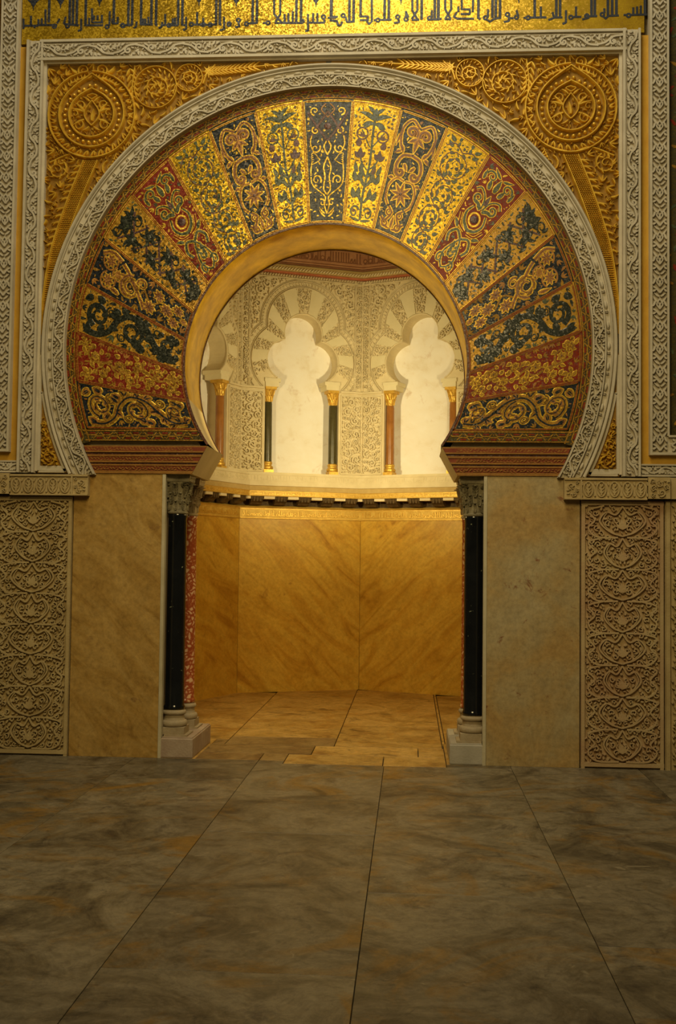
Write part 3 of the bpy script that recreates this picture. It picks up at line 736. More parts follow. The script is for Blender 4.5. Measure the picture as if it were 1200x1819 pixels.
for i in range(N):
    a = PI - aM - (i + .5) * p / RB2
    mb = MB(); mb.bead(fr, RB2 * math.cos(a), ZA + RB2 * math.sin(a), .036, .0145, .024, a + PI / 2, n=12); mb.build('bead', 'frame', T)
    mb = MB()
    for d in (-.062, -.0505):
        b = a + d / RB2; mb.bead(fr, RB2 * math.cos(b), ZA + RB2 * math.sin(b), .0064, .0155, .022, b + PI / 2, n=8)
    mb.build('reel', 'frame', T)

# ---- alfiz frame: three carved marble bands
T = Thing('rectangular_frame', 'carved white marble rectangular frame enclosing the arch and its gilded spandrels', 'frame', (0, -.08, 5.86))
YF = -.045; XI, XO, ZT0, ZT1 = 2.355, 2.497, 5.690, 5.868


def scroll_band(mb, fr, mp, L, B, n, h=.02, seed=1, k=1.):
    P = Pat(mb, fr, mp, 1, h=h); p = L / n; rg = random.Random(seed)
    for i in range(n):
        x = i * p; s_ = 1 if i % 2 else -1; b = B * .5
        P.curve([(x - p * .1, -s_ * b * .75), (x + p * .3, -s_ * b * .35), (x + p * .6, s_ * b * .55), (x + p * 1.02, s_ * b * .8)], .0085 * k, n=14)
        P.spiral(x + p * .62, -s_ * b * .18, b * .62, s_ * 1.7, s_ * 1.25, .0095 * k, tail=.7)
        P.leaf(x + p * .62, -s_ * b * .18, rg.uniform(0, 6), b * .45, .010 * k)
        for q in range(3): P.leaf(x + p * (.08 + .13 * q), s_ * b * (.3 + .15 * q), s_ * (1.9 - .5 * q), b * .75, .0105 * k, 0, -s_ * .8)
        P.leaf(x + p * .3, -s_ * b * .85, s_ * .3, p * .3, .008 * k, 0, s_ * .8); P.leaf(x + p * .95, -s_ * b * .5, s_ * .9, b * .8, .010 * k, 0, -s_ * .7)
        P.leaf(x + p * .9, -s_ * b * .9, s_ * 2.4, b * .5, .008 * k)
    P.fill_gaps((0, L, -B / 2, B / 2), int(L * 1300), .005, .014, [0], rg, None, .1, .0022)


def frame_bar(name, u0, u1, v0, v1, along, n, seed, miter):
    mb = MB(); fr = plane(YF); mb.poly(fr, miter, -.08, 0.)
    if along == 'v':
        L = v1 - v0; B = u1 - u0; um = (u0 + u1) / 2
        for u, w, h in ((u0 + .012, .012, .03), (u1 - .010, .010, .026), (u0 + .031, .004, .012)): mb.rib(fr, np.linspace((u, v0), (u, v1), 4), w, h)
        scroll_band(mb, fr, lambda q: np.stack([um + .006 + q[:, 1], v0 + .02 + q[:, 0]], 1), L - .05, B - .058, n, .03, seed)
    else:
        L = u1 - u0; B = v1 - v0; vm = (v0 + v1) / 2
        for v, w, h in ((v0 + .013, .013, .03), (v1 - .012, .012, .03), (v1 - .036, .0045, .012)): mb.rib(fr, np.linspace((u0, v), (u1, v), 4), w, h)
        scroll_band(mb, fr, lambda q: np.stack([u0 + .03 + q[:, 0], vm - .006 + q[:, 1]], 1), L - .06, B - .078, n, .03, seed)
    mb.build(name, 'frame', T)


frame_bar('side_bar', -XO, -XI, 2.285, ZT1, 'v', 24, 2, [(-XO, 2.285), (-XI, 2.285), (-XI, ZT0), (-XO, ZT1)])
frame_bar('side_bar', XI, XO, 2.285, ZT1, 'v', 24, 3, [(XI, 2.285), (XO, 2.285), (XO, ZT1), (XI, ZT0)])
frame_bar('top_bar', -XI - .03, XI + .03, ZT0, ZT1, 'u', 24, 4, [(-XI, ZT0), (XI, ZT0), (XO, ZT1), (-XO, ZT1)])
mb = MB()
for sx in (-1, 1): mb.poly(plane(YF, sx), [(2.333, 2.30), (2.356, 2.30), (2.356, ZT0), (2.333, ZT0)], -.08, -.012)
mb.poly(plane(YF), [(-2.333, ZT0 - .012), (2.333, ZT0 - .012), (2.333, ZT0 + .002), (-2.333, ZT0 + .002)], -.08, -.012)
mb.build('inner_lip', 'frame', T)

# ---- gilded spandrels
def spandrel(sx, side):
    T = Thing('gilded_spandrel', 'gilded stucco spandrel with ringed medallion and leafy scrolls, upper %s corner' % side, 'relief panel', (sx * 1.7, .02, 5.2))
    YS = .012; fr = plane(YS, sx); aS = math.acos(2.335 / 2.322) if 2.335 < 2.322 else 0.
    out = [tuple(p) for p in arc(0, ZA, 2.322, .02, PI / 2 - .01, 50)] + [(.02, 5.685), (2.338, 5.685), (2.338, 3.37)]
    mb = MB(); mb.poly(fr, out, -.02, 0.); mb.build('gilded_ground', 'goldground_shaded', T)
    inside = lambda x, z: .2 < x < 2.325 and z < 5.672 and math.hypot(x, z - ZA) > 2.335
    mx, mz = 1.955, 5.255                       # medallion
    mb = MB(); P = Pat(mb, fr, ident, 1, h=.028, prof='round')

    def drop(r, tip, n=48):
        t = np.linspace(0, 2 * PI, n, endpoint=False) + PI / 2
        x = r * np.cos(t); z = r * np.sin(t); d = np.abs(((t - PI / 2 + PI) % (2 * PI)) - PI)
        z += tip * np.clip(1 - d / .75, 0, 1) ** 1.6; x *= 1 - .25 * np.clip(1 - d / .5, 0, 1)
        return np.stack([mx + x, mz + z], 1)
    for r, tip, w, h in ((.362, .0, .012, .04), (.272, .07, .013, .045), (.188, .03, .013, .042)):
        pts = drop(r, tip); mb.rib(fr, pts[[inside(*q) for q in pts]] if r > .3 else pts, w, h, 0, 0, 'round', closed=r < .3)
    bd = []
    for i in range(30):
        a = i * 2 * PI / 30; bd.append((mx + .229 * math.cos(a), mz + .229 * math.sin(a) + (.02 if abs(a - PI / 2) < .3 else 0)))
    for i in range(34):
        a = i * 2 * PI / 34; x, z = mx + .305 * math.cos(a), mz + .305 * math.sin(a)
        if inside(x + .03 * math.cos(a), z + .03 * math.sin(a)):
            P.leaf(x, z, a + .9, .055, .013, 0, -.6); P.leaf(x, z, a - .2, .04, .011, 0, .7)
    # heart of the medallion
    P2 = Pat(mb, fr, lambda q: q + np.array([mx, mz]), 1, h=.03, prof='round', sym=True)
    P2.curve([(0, .12), (.05, .05), (.062, .0), (.04, -.05), (0, -.09)], .009); P2.leaf(0, -.05, PI / 2, .10, .022, one=True)
    for a in (.5, -.25, 1.0): P2.leaf(.06, .02 if a > 0 else -.04, a, .11, .017, 0, -.5)
    P2.spiral(.11, -.085, .045, 2, 1.2, .009); P2.spiral(.10, .085, .04, 4, -1.2, .009); P2.leaf(.02, .11, .9, .07, .014, 0, -.7); P2.leaf(.02, -.1, -.8, .07, .014, 0, .7)
    P2.curve([(0, .13), (.04, .16), (.0, .175)], .008); P2.spiral(.14, 0.01, .03, 1, 1, .008)
    P2.spiral(.075, .375, .052, -1.2, 1.5, .012); P2.curve([(0, .35), (.02, .31), (.1, .3), (.2, .25)], .011)
    P2.leaf(.13, .35, .5, .08, .02, 0, .6)
    REC = [P.rec, P2.rec]
    K = Sub(mb.build('ringed_medallion', 'goldrelief', T), T.matrix_org)
    for x, z in bd: mb = MB(); mb.bead(fr, x, z, .017, .017, .03, n=10); mb.build('boss', 'goldrelief', K)
    # wheel scrolls towards the crown
    mb = MB(); P = Pat(mb, fr, ident, 1, h=.028, prof='round')
    for (cx, cz, r) in ((1.425, 5.475, .175), (1.148, 5.55, .112)):
        ring_ = arc(cx, cz, r, 0, 2 * PI, 40)[:-1]; mb.rib(fr, ring_, .0085, .036, 0, 0, 'round', closed=True)
        sp = spiral(cx, cz, r * .62, -2.2, -1.6, 30, .15); mb.rib(fr, sp, .010, .028, 0, 0, 'round')
        acanthus(P, sp, 17 if r > .15 else 11, r * .26, r * .075, 0, 1, bend=.6); acanthus(P, arc(cx, cz, r * .93, 0, 2 * PI, 30), 20, r * .22, r * .065, 0, 1, lean=1.2)
        acanthus(P, sp, 9, r * .16, r * .06, 0, -1)
    # leafy branch along the top
    br = bez((1.03, 5.60), (.85, 5.61), (.6, 5.635), (.32, 5.655)); mb.rib(fr, br, .008, .03, 0, 0, 'round')
    acanthus(P, br[:int(len(br) * .8)], 13, .075, .014, 0, 0, lean=.7, bend=.4)
    P.flower(.985, 5.60, .055, 8, fat=.25)
    P.curve([(1.03, 5.5), (1.0, 5.58), (.93, 5.66)], .011); P.curve([(1.28, 5.42), (1.25, 5.5), (1.2, 5.47)], .008); P.curve([(1.6, 5.66), (1.62, 5.45), (1.58, 5.2)], .010)
    st = bez((1.645, 5.66), (1.62, 5.5), (1.60, 5.35), (1.62, 5.12)); acanthus(P, st, 9, .07, .015, 0, 0, lean=.8)
    REC.append(P.rec)
    mb.build('wheel_scrolls', 'goldrelief', T)
    # fluted palm stem with side leaves down the haunch
    mb = MB(); P = Pat(mb, fr, ident, 1, h=.026, prof='round')
    for d, w, h in ((-.058, .012, .04), (.058, .012, .04)):
        mb.rib(fr, bez((1.955 + d, 4.87), (2.10 + d * .95, 4.5), (2.225 + d * .85, 4.1), (2.30 + d * .55, 3.68), (2.326 + d * .2, 3.42), n=30), w, h, 0, 0, 'round')
    for d in (-.036, -.02, -.004, .012, .028, .042):
        q = bez((1.955 + d, 4.87), (2.10 + d * .95, 4.5), (2.225 + d * .85, 4.1), (2.30 + d * .55, 3.68), (2.326 + d * .2, 3.45), n=200)
        for i in range(0, len(q) - 2, 2): mb.rib(fr, q[i:i + 2], .0068, .024, 0, 0, 'round')
    for d, s_, lng in ((-.085, 1, .085), (.085, -1, .085)):
        q = bez((1.93 + d, 4.83), (2.08 + d, 4.48), (2.20 + d * .9, 4.1), (2.285 + d * .6, 3.75), n=40)
        n = 17
        for i in range(n):
            t = i / n; j = int(t * (len(q) - 2)); a = math.atan2(*(q[j + 1] - q[j])[::-1]); L_ = lng * (1.1 - .6 * t)
            for b in (0, .35):
                x, z = q[j] + (q[j + 1] - q[j]) * b
                if inside(x + s_ * -.0 + L_ * .7 * math.cos(a - s_ * 1.1), z + L_ * .7 * math.sin(a - s_ * 1.1)): P.leaf(x, z, a - s_ * (1.1 + b), L_, .013, 0, s_ * .8)
    q = bez((1.74, 4.93), (1.88, 4.6), (2.03, 4.25), (2.14, 3.98), n=30); q = q[[inside(*k_) for k_ in q]]
    if len(q) > 3: mb.rib(fr, q, .010, .026, 0, 0, 'round')
    P.spiral(1.79, 4.80, .075, 1.2, -1.4, .011); P.spiral(2.235, 4.80, .085, 2, 1.5, .011); P.curve([(2.0, 4.9), (2.12, 4.93), (2.30, 4.86)], .011); P.curve([(1.93, 4.9), (1.82, 4.93), (1.72, 4.98)], .010)
    for i in range(7): P.leaf(2.235 + .05 * math.cos(i), 4.80 + .05 * math.sin(i), i + .8, .05, .012, 0, .5)
    for d in np.linspace(-.06, .06, 7): P.note(bez((1.955 + d, 4.87), (2.10 + d * .95, 4.5), (2.225 + d * .85, 4.1), (2.30 + d * .55, 3.68), (2.326 + d * .2, 3.42), n=60), .012)
    REC.append(P.rec)
    mb.build('palm_stem', 'goldrelief', T)
    # filler leaves
    mb = MB(); PF = Pat(mb, fr, ident, 1, h=.034, prof='round'); rg = random.Random(11)
    PF.rec = [r for q in REC for r in q]
    for r_ in (.362, .272, .188): PF.note(drop(r_, 0), .014)
    for i in range(30): PF.note(np.array([[mx + .229 * math.cos(i * PI / 15), mz + .229 * math.sin(i * PI / 15)]]), .018)
    for (cx, cz, r) in ((1.425, 5.475, .175), (1.148, 5.55, .112)): PF.note(arc(cx, cz, r, 0, 2 * PI, 50), .009)
    free = lambda x, z: inside(x, z) and x > .25
    PF.fill_gaps((.9, 2.33, 3.9, 5.68), 9000, .007, .040, [0], rg, free, .75, -.002, .40)
    PF.fill_gaps((mx - .37, mx + .37, mz - .37, mz + .37), 3500, .006, .017, [0], rg, free, .4, .001, .36)
    PF.fill_gaps((.25, 1.0, 5.4, 5.68), 600, .008, .025, [0], rg, free, .5, .002, .34)
    mb.build('leaf_filling', 'goldrelief', T)


spandrel(-1, 'left'); spandrel(1, 'right')
# ---- small gilded corner triangles at the arch feet
for sx, side in ((-1, 'left'), (1, 'right')):
    T = Thing('corner_relief', 'small triangular gilded scroll panel between archivolt foot and frame, lower %s' % side, 'relief panel', (sx * 2.25, 0, 2.3))
    fr = plane(-.02, sx)
    pts = [tuple(p) for p in arc(0, ZA, 2.322, arch_cut(2.322, ZA, 2.285), -.02, 20)]
    mb = MB(); mb.poly(fr, [(2.338, 2.285)] + pts + [(2.338, 3.27)], -.05, 0.); mb.build('gilded_ground', 'goldground_shaded', T)
    mb = MB(); edge = [(2.325, 2.31), (2.10, 2.31)] + [tuple(p) for p in arc(0, ZA, 2.336, arch_cut(2.336, ZA, 2.30), -.16, 16)] + [(2.325, 2.94)]
    e2 = []
    for q in range(len(edge)):
        a, b = np.array(edge[q]), np.array(edge[(q + 1) % len(edge)]); e2 += [a + (b - a) * t for t in (0, .33, .66)]
    mb.rib(fr, e2, .012, .016, closed=True); mb.rib(fr, np.linspace((2.11, 2.315), (2.325, 2.315), 4), .03, .014)
    mb.rib(fr, np.linspace((2.327, 2.9), (2.327, 3.25), 4), .012, .016); mb.build('white_border', 'frame', T)
    mb = MB(); P = Pat(mb, fr, ident, 1, h=.03, prof='round'); rg = random.Random(9)
    xin = lambda z: math.sqrt(max(0, 2.35 ** 2 - (z - ZA) ** 2))
    zz = 2.41
    for i in range(6):
        x0 = xin(zz); w = 2.315 - x0; r = w * .42
        if r < .018: break
        P.spiral((x0 + 2.315) / 2, zz, r, 1.5 if i % 2 else -1.5, 1.4 if i % 2 else -1.4, max(.006, r * .14))
        for q in range(6): P.leaf((x0 + 2.315) / 2 + r * .8 * math.cos(q), zz + r * .8 * math.sin(q), q + 1, r * .5, r * .14, 0, .6)
        zz += r * 2.05
    scroll_fill(P, pack(lambda x, z: xin(z) + .004 < x < 2.312 and z > 2.345, (2.1, 2.315, 2.35, 2.85), 500, .008, .02, rg), rg, .2, 4, .02)
    mb.build('gilded_scroll', 'goldrelief', T)

# ---- gold inscription panel above the frame
T = Thing('inscription_frieze', 'gold mosaic panel with dark blue angular Arabic inscription along the top', 'inscription', (0, 0, 5.9))
mb = MB(); mb.poly(plane(-.012), [(-2.56, ZT1 - .01), (2.535, ZT1 - .01), (2.535, 6.6), (-2.56, 6.6)], -.03, 0.); mb.build('gold_ground', 'gold', T)
LET = {30: 'v340,240 v560,270 v595,270 v635,275 v730,270 v1030,240 v1185,270 f175,110 f465,90 f880,70 '
           's70,200,70,310 s150,170,150,270 s70,275,230,275 s230,270,230,205 s265,270,265,195 s305,270,305,100 s200,290,180,290 s225,268,430,268 o400,280 s455,200,430,250 o540,278 s500,255,520,180 s500,255,660,272 '
           's685,200,685,320,650,330 s720,270,920,270 s800,90,800,240,920,240 s820,215,820,165 s860,215,860,165 s905,240,905,160 s770,190,770,265 o962,285 s990,120,985,270 s1075,180,1075,250,1015,250 o1130,275 s1015,250,1015,200',
       210: 'v105,270 v145,270 v240,270 v350,260 v400,270 v635,270 v680,270 v1040,265 v1080,265 f860,65 '
            'o45,270 s60,270,150,268 s195,230,190,285,165,300 s240,262,370,262 s265,260,265,200 s290,260,290,200 s320,260,320,180 s400,268,420,270 s470,235,460,290,430,300 s500,150,500,268,450,270 o540,270 s540,280,600,230 s580,270,580,195 s605,270,605,190 s560,270,640,270 '
            's680,268,710,268 s722,180,722,310,690,322 o780,260 s800,262,1000,266 s840,130,840,262 o905,262 s905,190,905,235 o980,265 s1000,262,1050,262 s1080,262,1100,262 s1127,180,1127,310,1080,325 o1180,260',
       400: 'v290,245 v335,245 v755,245 v805,245 v1130,170 f115,75 f965,75 '
            'o40,255 o140,215 s140,240,150,280,105,292 o225,255 s240,250,340,245 o455,245 s400,245,430,245 s520,-20,520,150,600,240 s585,-20,585,150,535,235 s525,245,830,245 s630,240,630,150 s672,240,672,140 s718,240,718,120 s840,240,820,200 '
            's880,150,880,330,850,330 s935,240,935,140 s980,240,980,140 s890,242,1060,242 o1045,180 s1050,205,1060,240 s1090,190,1180,190 s1110,215,1190,230',
       580: 'v45,170 v240,230 v285,230 v360,160 v615,215 v660,215 f790,50 '
            's30,180,120,180 s40,215,110,225,120,270,150,270,165,230 o175,165 s200,180,215,235,300,230 s345,175,440,175,440,215,350,215 s480,-20,480,230,450,258,430,225 o545,215 s500,215,520,215 s560,212,690,212 o755,180 s765,205,770,240,715,245 '
            'o845,205 s845,120,845,180 s840,120,870,185 s912,-20,912,110,965,205 s965,-20,965,110,905,205 s905,212,985,212 v1010,210 o1095,195 s1120,110,1120,190 s1085,208,1200,208 v1150,210 v1185,210',
       770: 'v10,200 v50,200 v475,200 v625,190 v660,190 v705,190 v1075,185 '
            's40,202,85,202 s122,-20,122,100,180,205 s185,-20,185,100,120,205 s115,205,185,205 s262,70,262,130 s298,-20,298,100,385,100,385,150,285,150 s420,-20,415,130 s245,130,215,180,250,200,430,200 s475,200,500,200 o550,190 s580,100,575,190 s560,205,600,232,635,205,700,190 '
            's720,190,700,190 o785,155 s800,175,800,225,745,235 o880,185 s880,110,900,170 s800,195,850,195 o1005,190 s955,190,985,190 s1020,188,1200,186 s1140,70,1140,185 f905,35',
       960: 'v165,185 v205,185 v540,170 v575,170 v715,165 v760,165 v805,165 v1110,155 '
            's0,70,0,185,60,185 s125,130,140,190,80,215 s140,188,230,185 s268,110,268,240,230,255 o320,185 s340,182,430,180 s375,70,375,180 s490,150,510,190,440,208 o490,170 s490,175,600,172 o655,155 s675,90,680,140 s660,170,690,198,720,170,830,165 o935,165 s880,160,915,160 s950,160,1130,155 s985,150,985,80 s1025,150,1025,70 s1065,150,1065,60'}
mb = MB(); fr = plane(-.012)
for x0, txt in LET.items():
    for tok in txt.split():
        c = tok[0]; v = [float(t) for t in tok[1:].split(',')]
        A = lambda X, Y: at(x0 + X / 6., Y / 6., -.012)
        if c == 'v':
            x, z = A(v[0], v[1]); mb.rib(fr, np.linspace((x, z), (x, 6.52), 3), .0115, .003)
        elif c == 'o':
            x, z = A(*v); mb.rib(fr, arc(x, z, .0145, 0, 2 * PI, 13)[:-1], .0085, .003, closed=True)
        elif c == 'f':
            x, z = A(*v); mb.rib(fr, np.array([(x, z), (x, z + .03), (x, z + .05), (x, z + .075), (x, z + .11)]), [.003, .006, .02, .03, .004], .003)
            mb.rib(fr, bez((x - .045, z + .09), (x, z + .06), (x + .045, z + .09)), .008, .003)
        else:
            pts = np.array([A(v[i], v[i + 1]) for i in range(0, len(v), 2)]); pts[:, 1] = np.minimum(pts[:, 1], 6.52)
            dn = np.vstack([np.linspace(pts[i], pts[i + 1], 4, endpoint=False) for i in range(len(pts) - 1)] + [pts[-1:]])
            mb.rib(fr, dn, .0095, .003)
mb.build('angular_lettering', 'blue', T)

# ---- gold strips and outer carved bands
def chevron_band(mb, fr, mp, L, B, n, h=.028):
    P = Pat(mb, fr, mp, 1, h=h, sym=False); p = L / n; b = B / 2
    for i in range(n):
        x = i * p
        for s_ in (1, -1):
            P.curve([(x + p * .02, 0), (x + p * .22, s_ * b * .5), (x + p * .30, s_ * b * .9)], .0075, n=6)
            P.curve([(x + p * .30, 0), (x + p * .52, s_ * b * .42), (x + p * .75, 0)], .006, n=8)
            P.leaf(x + p * .42, s_ * b * .95, -s_ * .5, p * .34, .009, 0, s_ * .3); P.leaf(x + p * .62, s_ * b * .35, s_ * .75, p * .3, .0085, 0, -s_ * .2)
            P.leaf(x + p * .86, s_ * b * .12, s_ * 1.0, b * .85, .008, 0, -s_ * .2); P.leaf(x + p * .08, s_ * b * .95, s_ * -.9, b * .55, .0085)
            P.leaf(x + p * .5, s_ * b * .08, s_ * .3, p * .12, .0045)
        P.leaf(x + p * .36, 0, 0, p * .22, .008)


for sx, side in ((-1, 'left'), (1, 'right')):
    mb = MB(); fr = plane(-.005, sx); mb.poly(fr, [(2.497, 2.385), (2.60, 2.385), (2.60, 2.42), (2.575, 2.42), (2.575, ZT1 - .03), (2.497, ZT1 - .03)], -.04, 0.)
    mb.poly(fr, [(2.575, 2.385), (3.3, 2.385), (3.3, 2.47), (2.575, 2.47)], -.04, -.001)
    tag(mb.build('gold_strip', 'strip', origin=(sx * 2.53, 0, 2.39)), 'flat gold painted strip running up beside the %s side bar of the frame' % side, 'strip')
    T = Thing('carved_border', 'carved white marble border of lozenges and leaves at the %s edge of the facade' % side, 'border', (sx * 2.63, -.03, 2.48))
    fr = plane(-.035, sx); u0, u1 = 2.568, 2.722; zb = 2.455
    mb = MB(); mb.poly(fr, [(u0, zb), (3.3, zb), (3.3, zb + .155), (u1, zb + .155), (u1, 6.6), (u0, 6.6)], -.06, 0.); mb.build('border_ground', 'frame', T)
    mb = MB()
    for u, w in ((u0 + .011, .011), (u1 - .010, .010)): mb.rib(fr, np.linspace((u, zb if u < 2.6 else zb + .15), (u, 6.6), 4), w, .026)
    mb.rib(fr, np.linspace((u0, zb + .011), (3.3, zb + .011), 4), .011, .026); mb.rib(fr, np.linspace((u1 - .01, zb + .148), (3.3, zb + .148), 4), .009, .026)
    mb.build('border_fillets', 'frame', T)
    mb = MB(); um = (u0 + u1) / 2
    chevron_band(mb, fr, lambda q: np.stack([um + q[:, 1], zb + .03 + q[:, 0]], 1), 6.6 - zb - .04, .112, 23)
    chevron_band(mb, fr, lambda q: np.stack([u1 + .01 + q[:, 0], zb + .078 + q[:, 1]], 1), .5, .10, 3)
    mb.build('carved_lozenges', 'frame', T)
    T = Thing('carved_border', 'thin carved marble band turning outward below the %s gold strip' % side, 'border', (sx * 2.9, -.03, 2.29))
    mb = MB(); mb.poly(plane(-.03, sx), [(2.499, 2.285), (3.3, 2.285), (3.3, 2.384), (2.499, 2.384)], -.06, 0.); mb.build('border_ground', 'frame', T)
    mb = MB(); fr = plane(-.03, sx); scroll_band(mb, fr, lambda q: np.stack([2.51 + q[:, 0], 2.337 + q[:, 1]], 1), .78, .06, 8, .02, 6)
    for v, w in ((2.292, .008), (2.377, .007)): mb.rib(fr, np.linspace((2.499, v), (3.3, v), 4), w, .026)
    mb.build('carved_scroll', 'frame', T)
    # wall field of the next bay
    mb = MB(); mb.poly(plane(.0, sx), [(2.722, 2.61), (3.9, 2.61), (3.9, 6.6), (2.722, 6.6)], -.03, 0.)
    T = Thing('side_bay_mosaic', 'worn %s mosaic field just beyond the outer carved border, %s edge' % ('gold' if sx < 0 else 'dark brown and gold', side), 'mosaic panel', (sx * 3.2, 0, 4.))
    mb.build('ground', 'golddull' if sx < 0 else 'olive', T)
    mb = MB(); P = Pat(mb, plane(0, sx), ident, 1, h=.003); rg = random.Random(4)
    for i in range(46): P.leaf(2.74 + rg.uniform(0, .12), 2.7 + i * .08, rg.uniform(0, 6), .07, .012, rg.choice((0, 1, 2)), .8)
    mb.build('scroll_inlay', ['red', 'golddull', 'green'], T)

# ================================================================== lower zone
def arabesque(mb, fr, u0, u1, v0, v1, seed, h=.028, unit=.22):
    """leafy carving, symmetrical about the upright axis: chained heart shapes with scroll filling"""
    um = (u0 + u1) / 2; hw = (u1 - u0) / 2; n = max(1, round((v1 - v0) / unit / 1.2)); p = (v1 - v0) / n; rg = random.Random(seed)
    P = Pat(mb, fr, lambda q: q + np.array([um, 0]), 1, h=h, sym=True); hearts = []
    for i in range(n):
        y = v0 + i * p; w = hw * (.62 if i % 2 else .5)
        c = bez((0, y + .01), (w * .55, y + p * .18), (w, y + p * .5), (w * .72, y + p * .8), (w * .3, y + p * .72), (.0, y + p * .98), n=30)
        for sg in (1, -1):
            q = c * np.array([sg, 1]) + np.array([um, 0]); mb.rib(fr, q, .0065, h)
            off = c * np.array([sg * .86, 1]) + np.array([um, 0]); mb.rib(fr, off[3:-8], .0042, h * .9)
        if hw > .18:
            s_ = bez((w * .2, y), (hw * .7, y + p * .02), (hw * .93, y + p * .3), (hw * .75, y + p * .55), (hw * .93, y + p * .85), (hw * .5, y + p * 1.0), n=24)
            P.stroke(s_, .0075)
        P.leaf(0, y + p * .25, PI / 2, p * .32, .018, one=True)
        for a in (.5, 1.0): P.leaf(.004, y + p * .28, a, p * .26, .010, 0, .6)
        hearts.append(c)
    H = np.vstack(hearts)
    occ = lambda x, y: (np.hypot(H[:, 0] - x, H[:, 1] - y) < .013).any()
    cs = pack(lambda x, y: .004 < x < hw - .004 and v0 + .004 < y < v1 - .004 and not occ(x, y), (0, hw, v0, v1), int(7000 * hw * (v1 - v0) / .6) + 900, .0105, .027, rg)
    P2 = Pat(mb, fr, lambda q: q + np.array([um, 0]), 1, h=h * .95, sym=True); P2.rec = P.rec
    for c in hearts:
        for sg in (1, -1): P2.note(c * np.array([sg, 1]) + np.array([um, 0]), .009); P2.note(c[3:-8] * np.array([sg * .86, 1]) + np.array([um, 0]), .004)
    for (x, y, r) in cs:
        a = rg.uniform(0, 2 * PI); sg = rg.choice((-1, 1))
        if r < .017: P2.leaf(x - r * math.cos(a), y - r * math.sin(a), a, 2.1 * r, r * .6, 0, sg * .5)
        else:
            P2.stroke(spiral(x, y, r * .94, a, sg * 1.1, 12, .2), r * .17)
            for q in range(4):
                b = a + q * 1.57 + .4; P2.leaf(x + r * .8 * math.cos(b), y + r * .8 * math.sin(b), b + PI - sg * .9, r * .6, r * .16, 0, sg * .6)
    P2.fill_gaps((-hw, hw, v0, v1), int(9000 * hw * (v1 - v0)), .006, .014, [0], rg, lambda x, y: abs(x - um) < hw and v0 < y < v1, .2, .002)


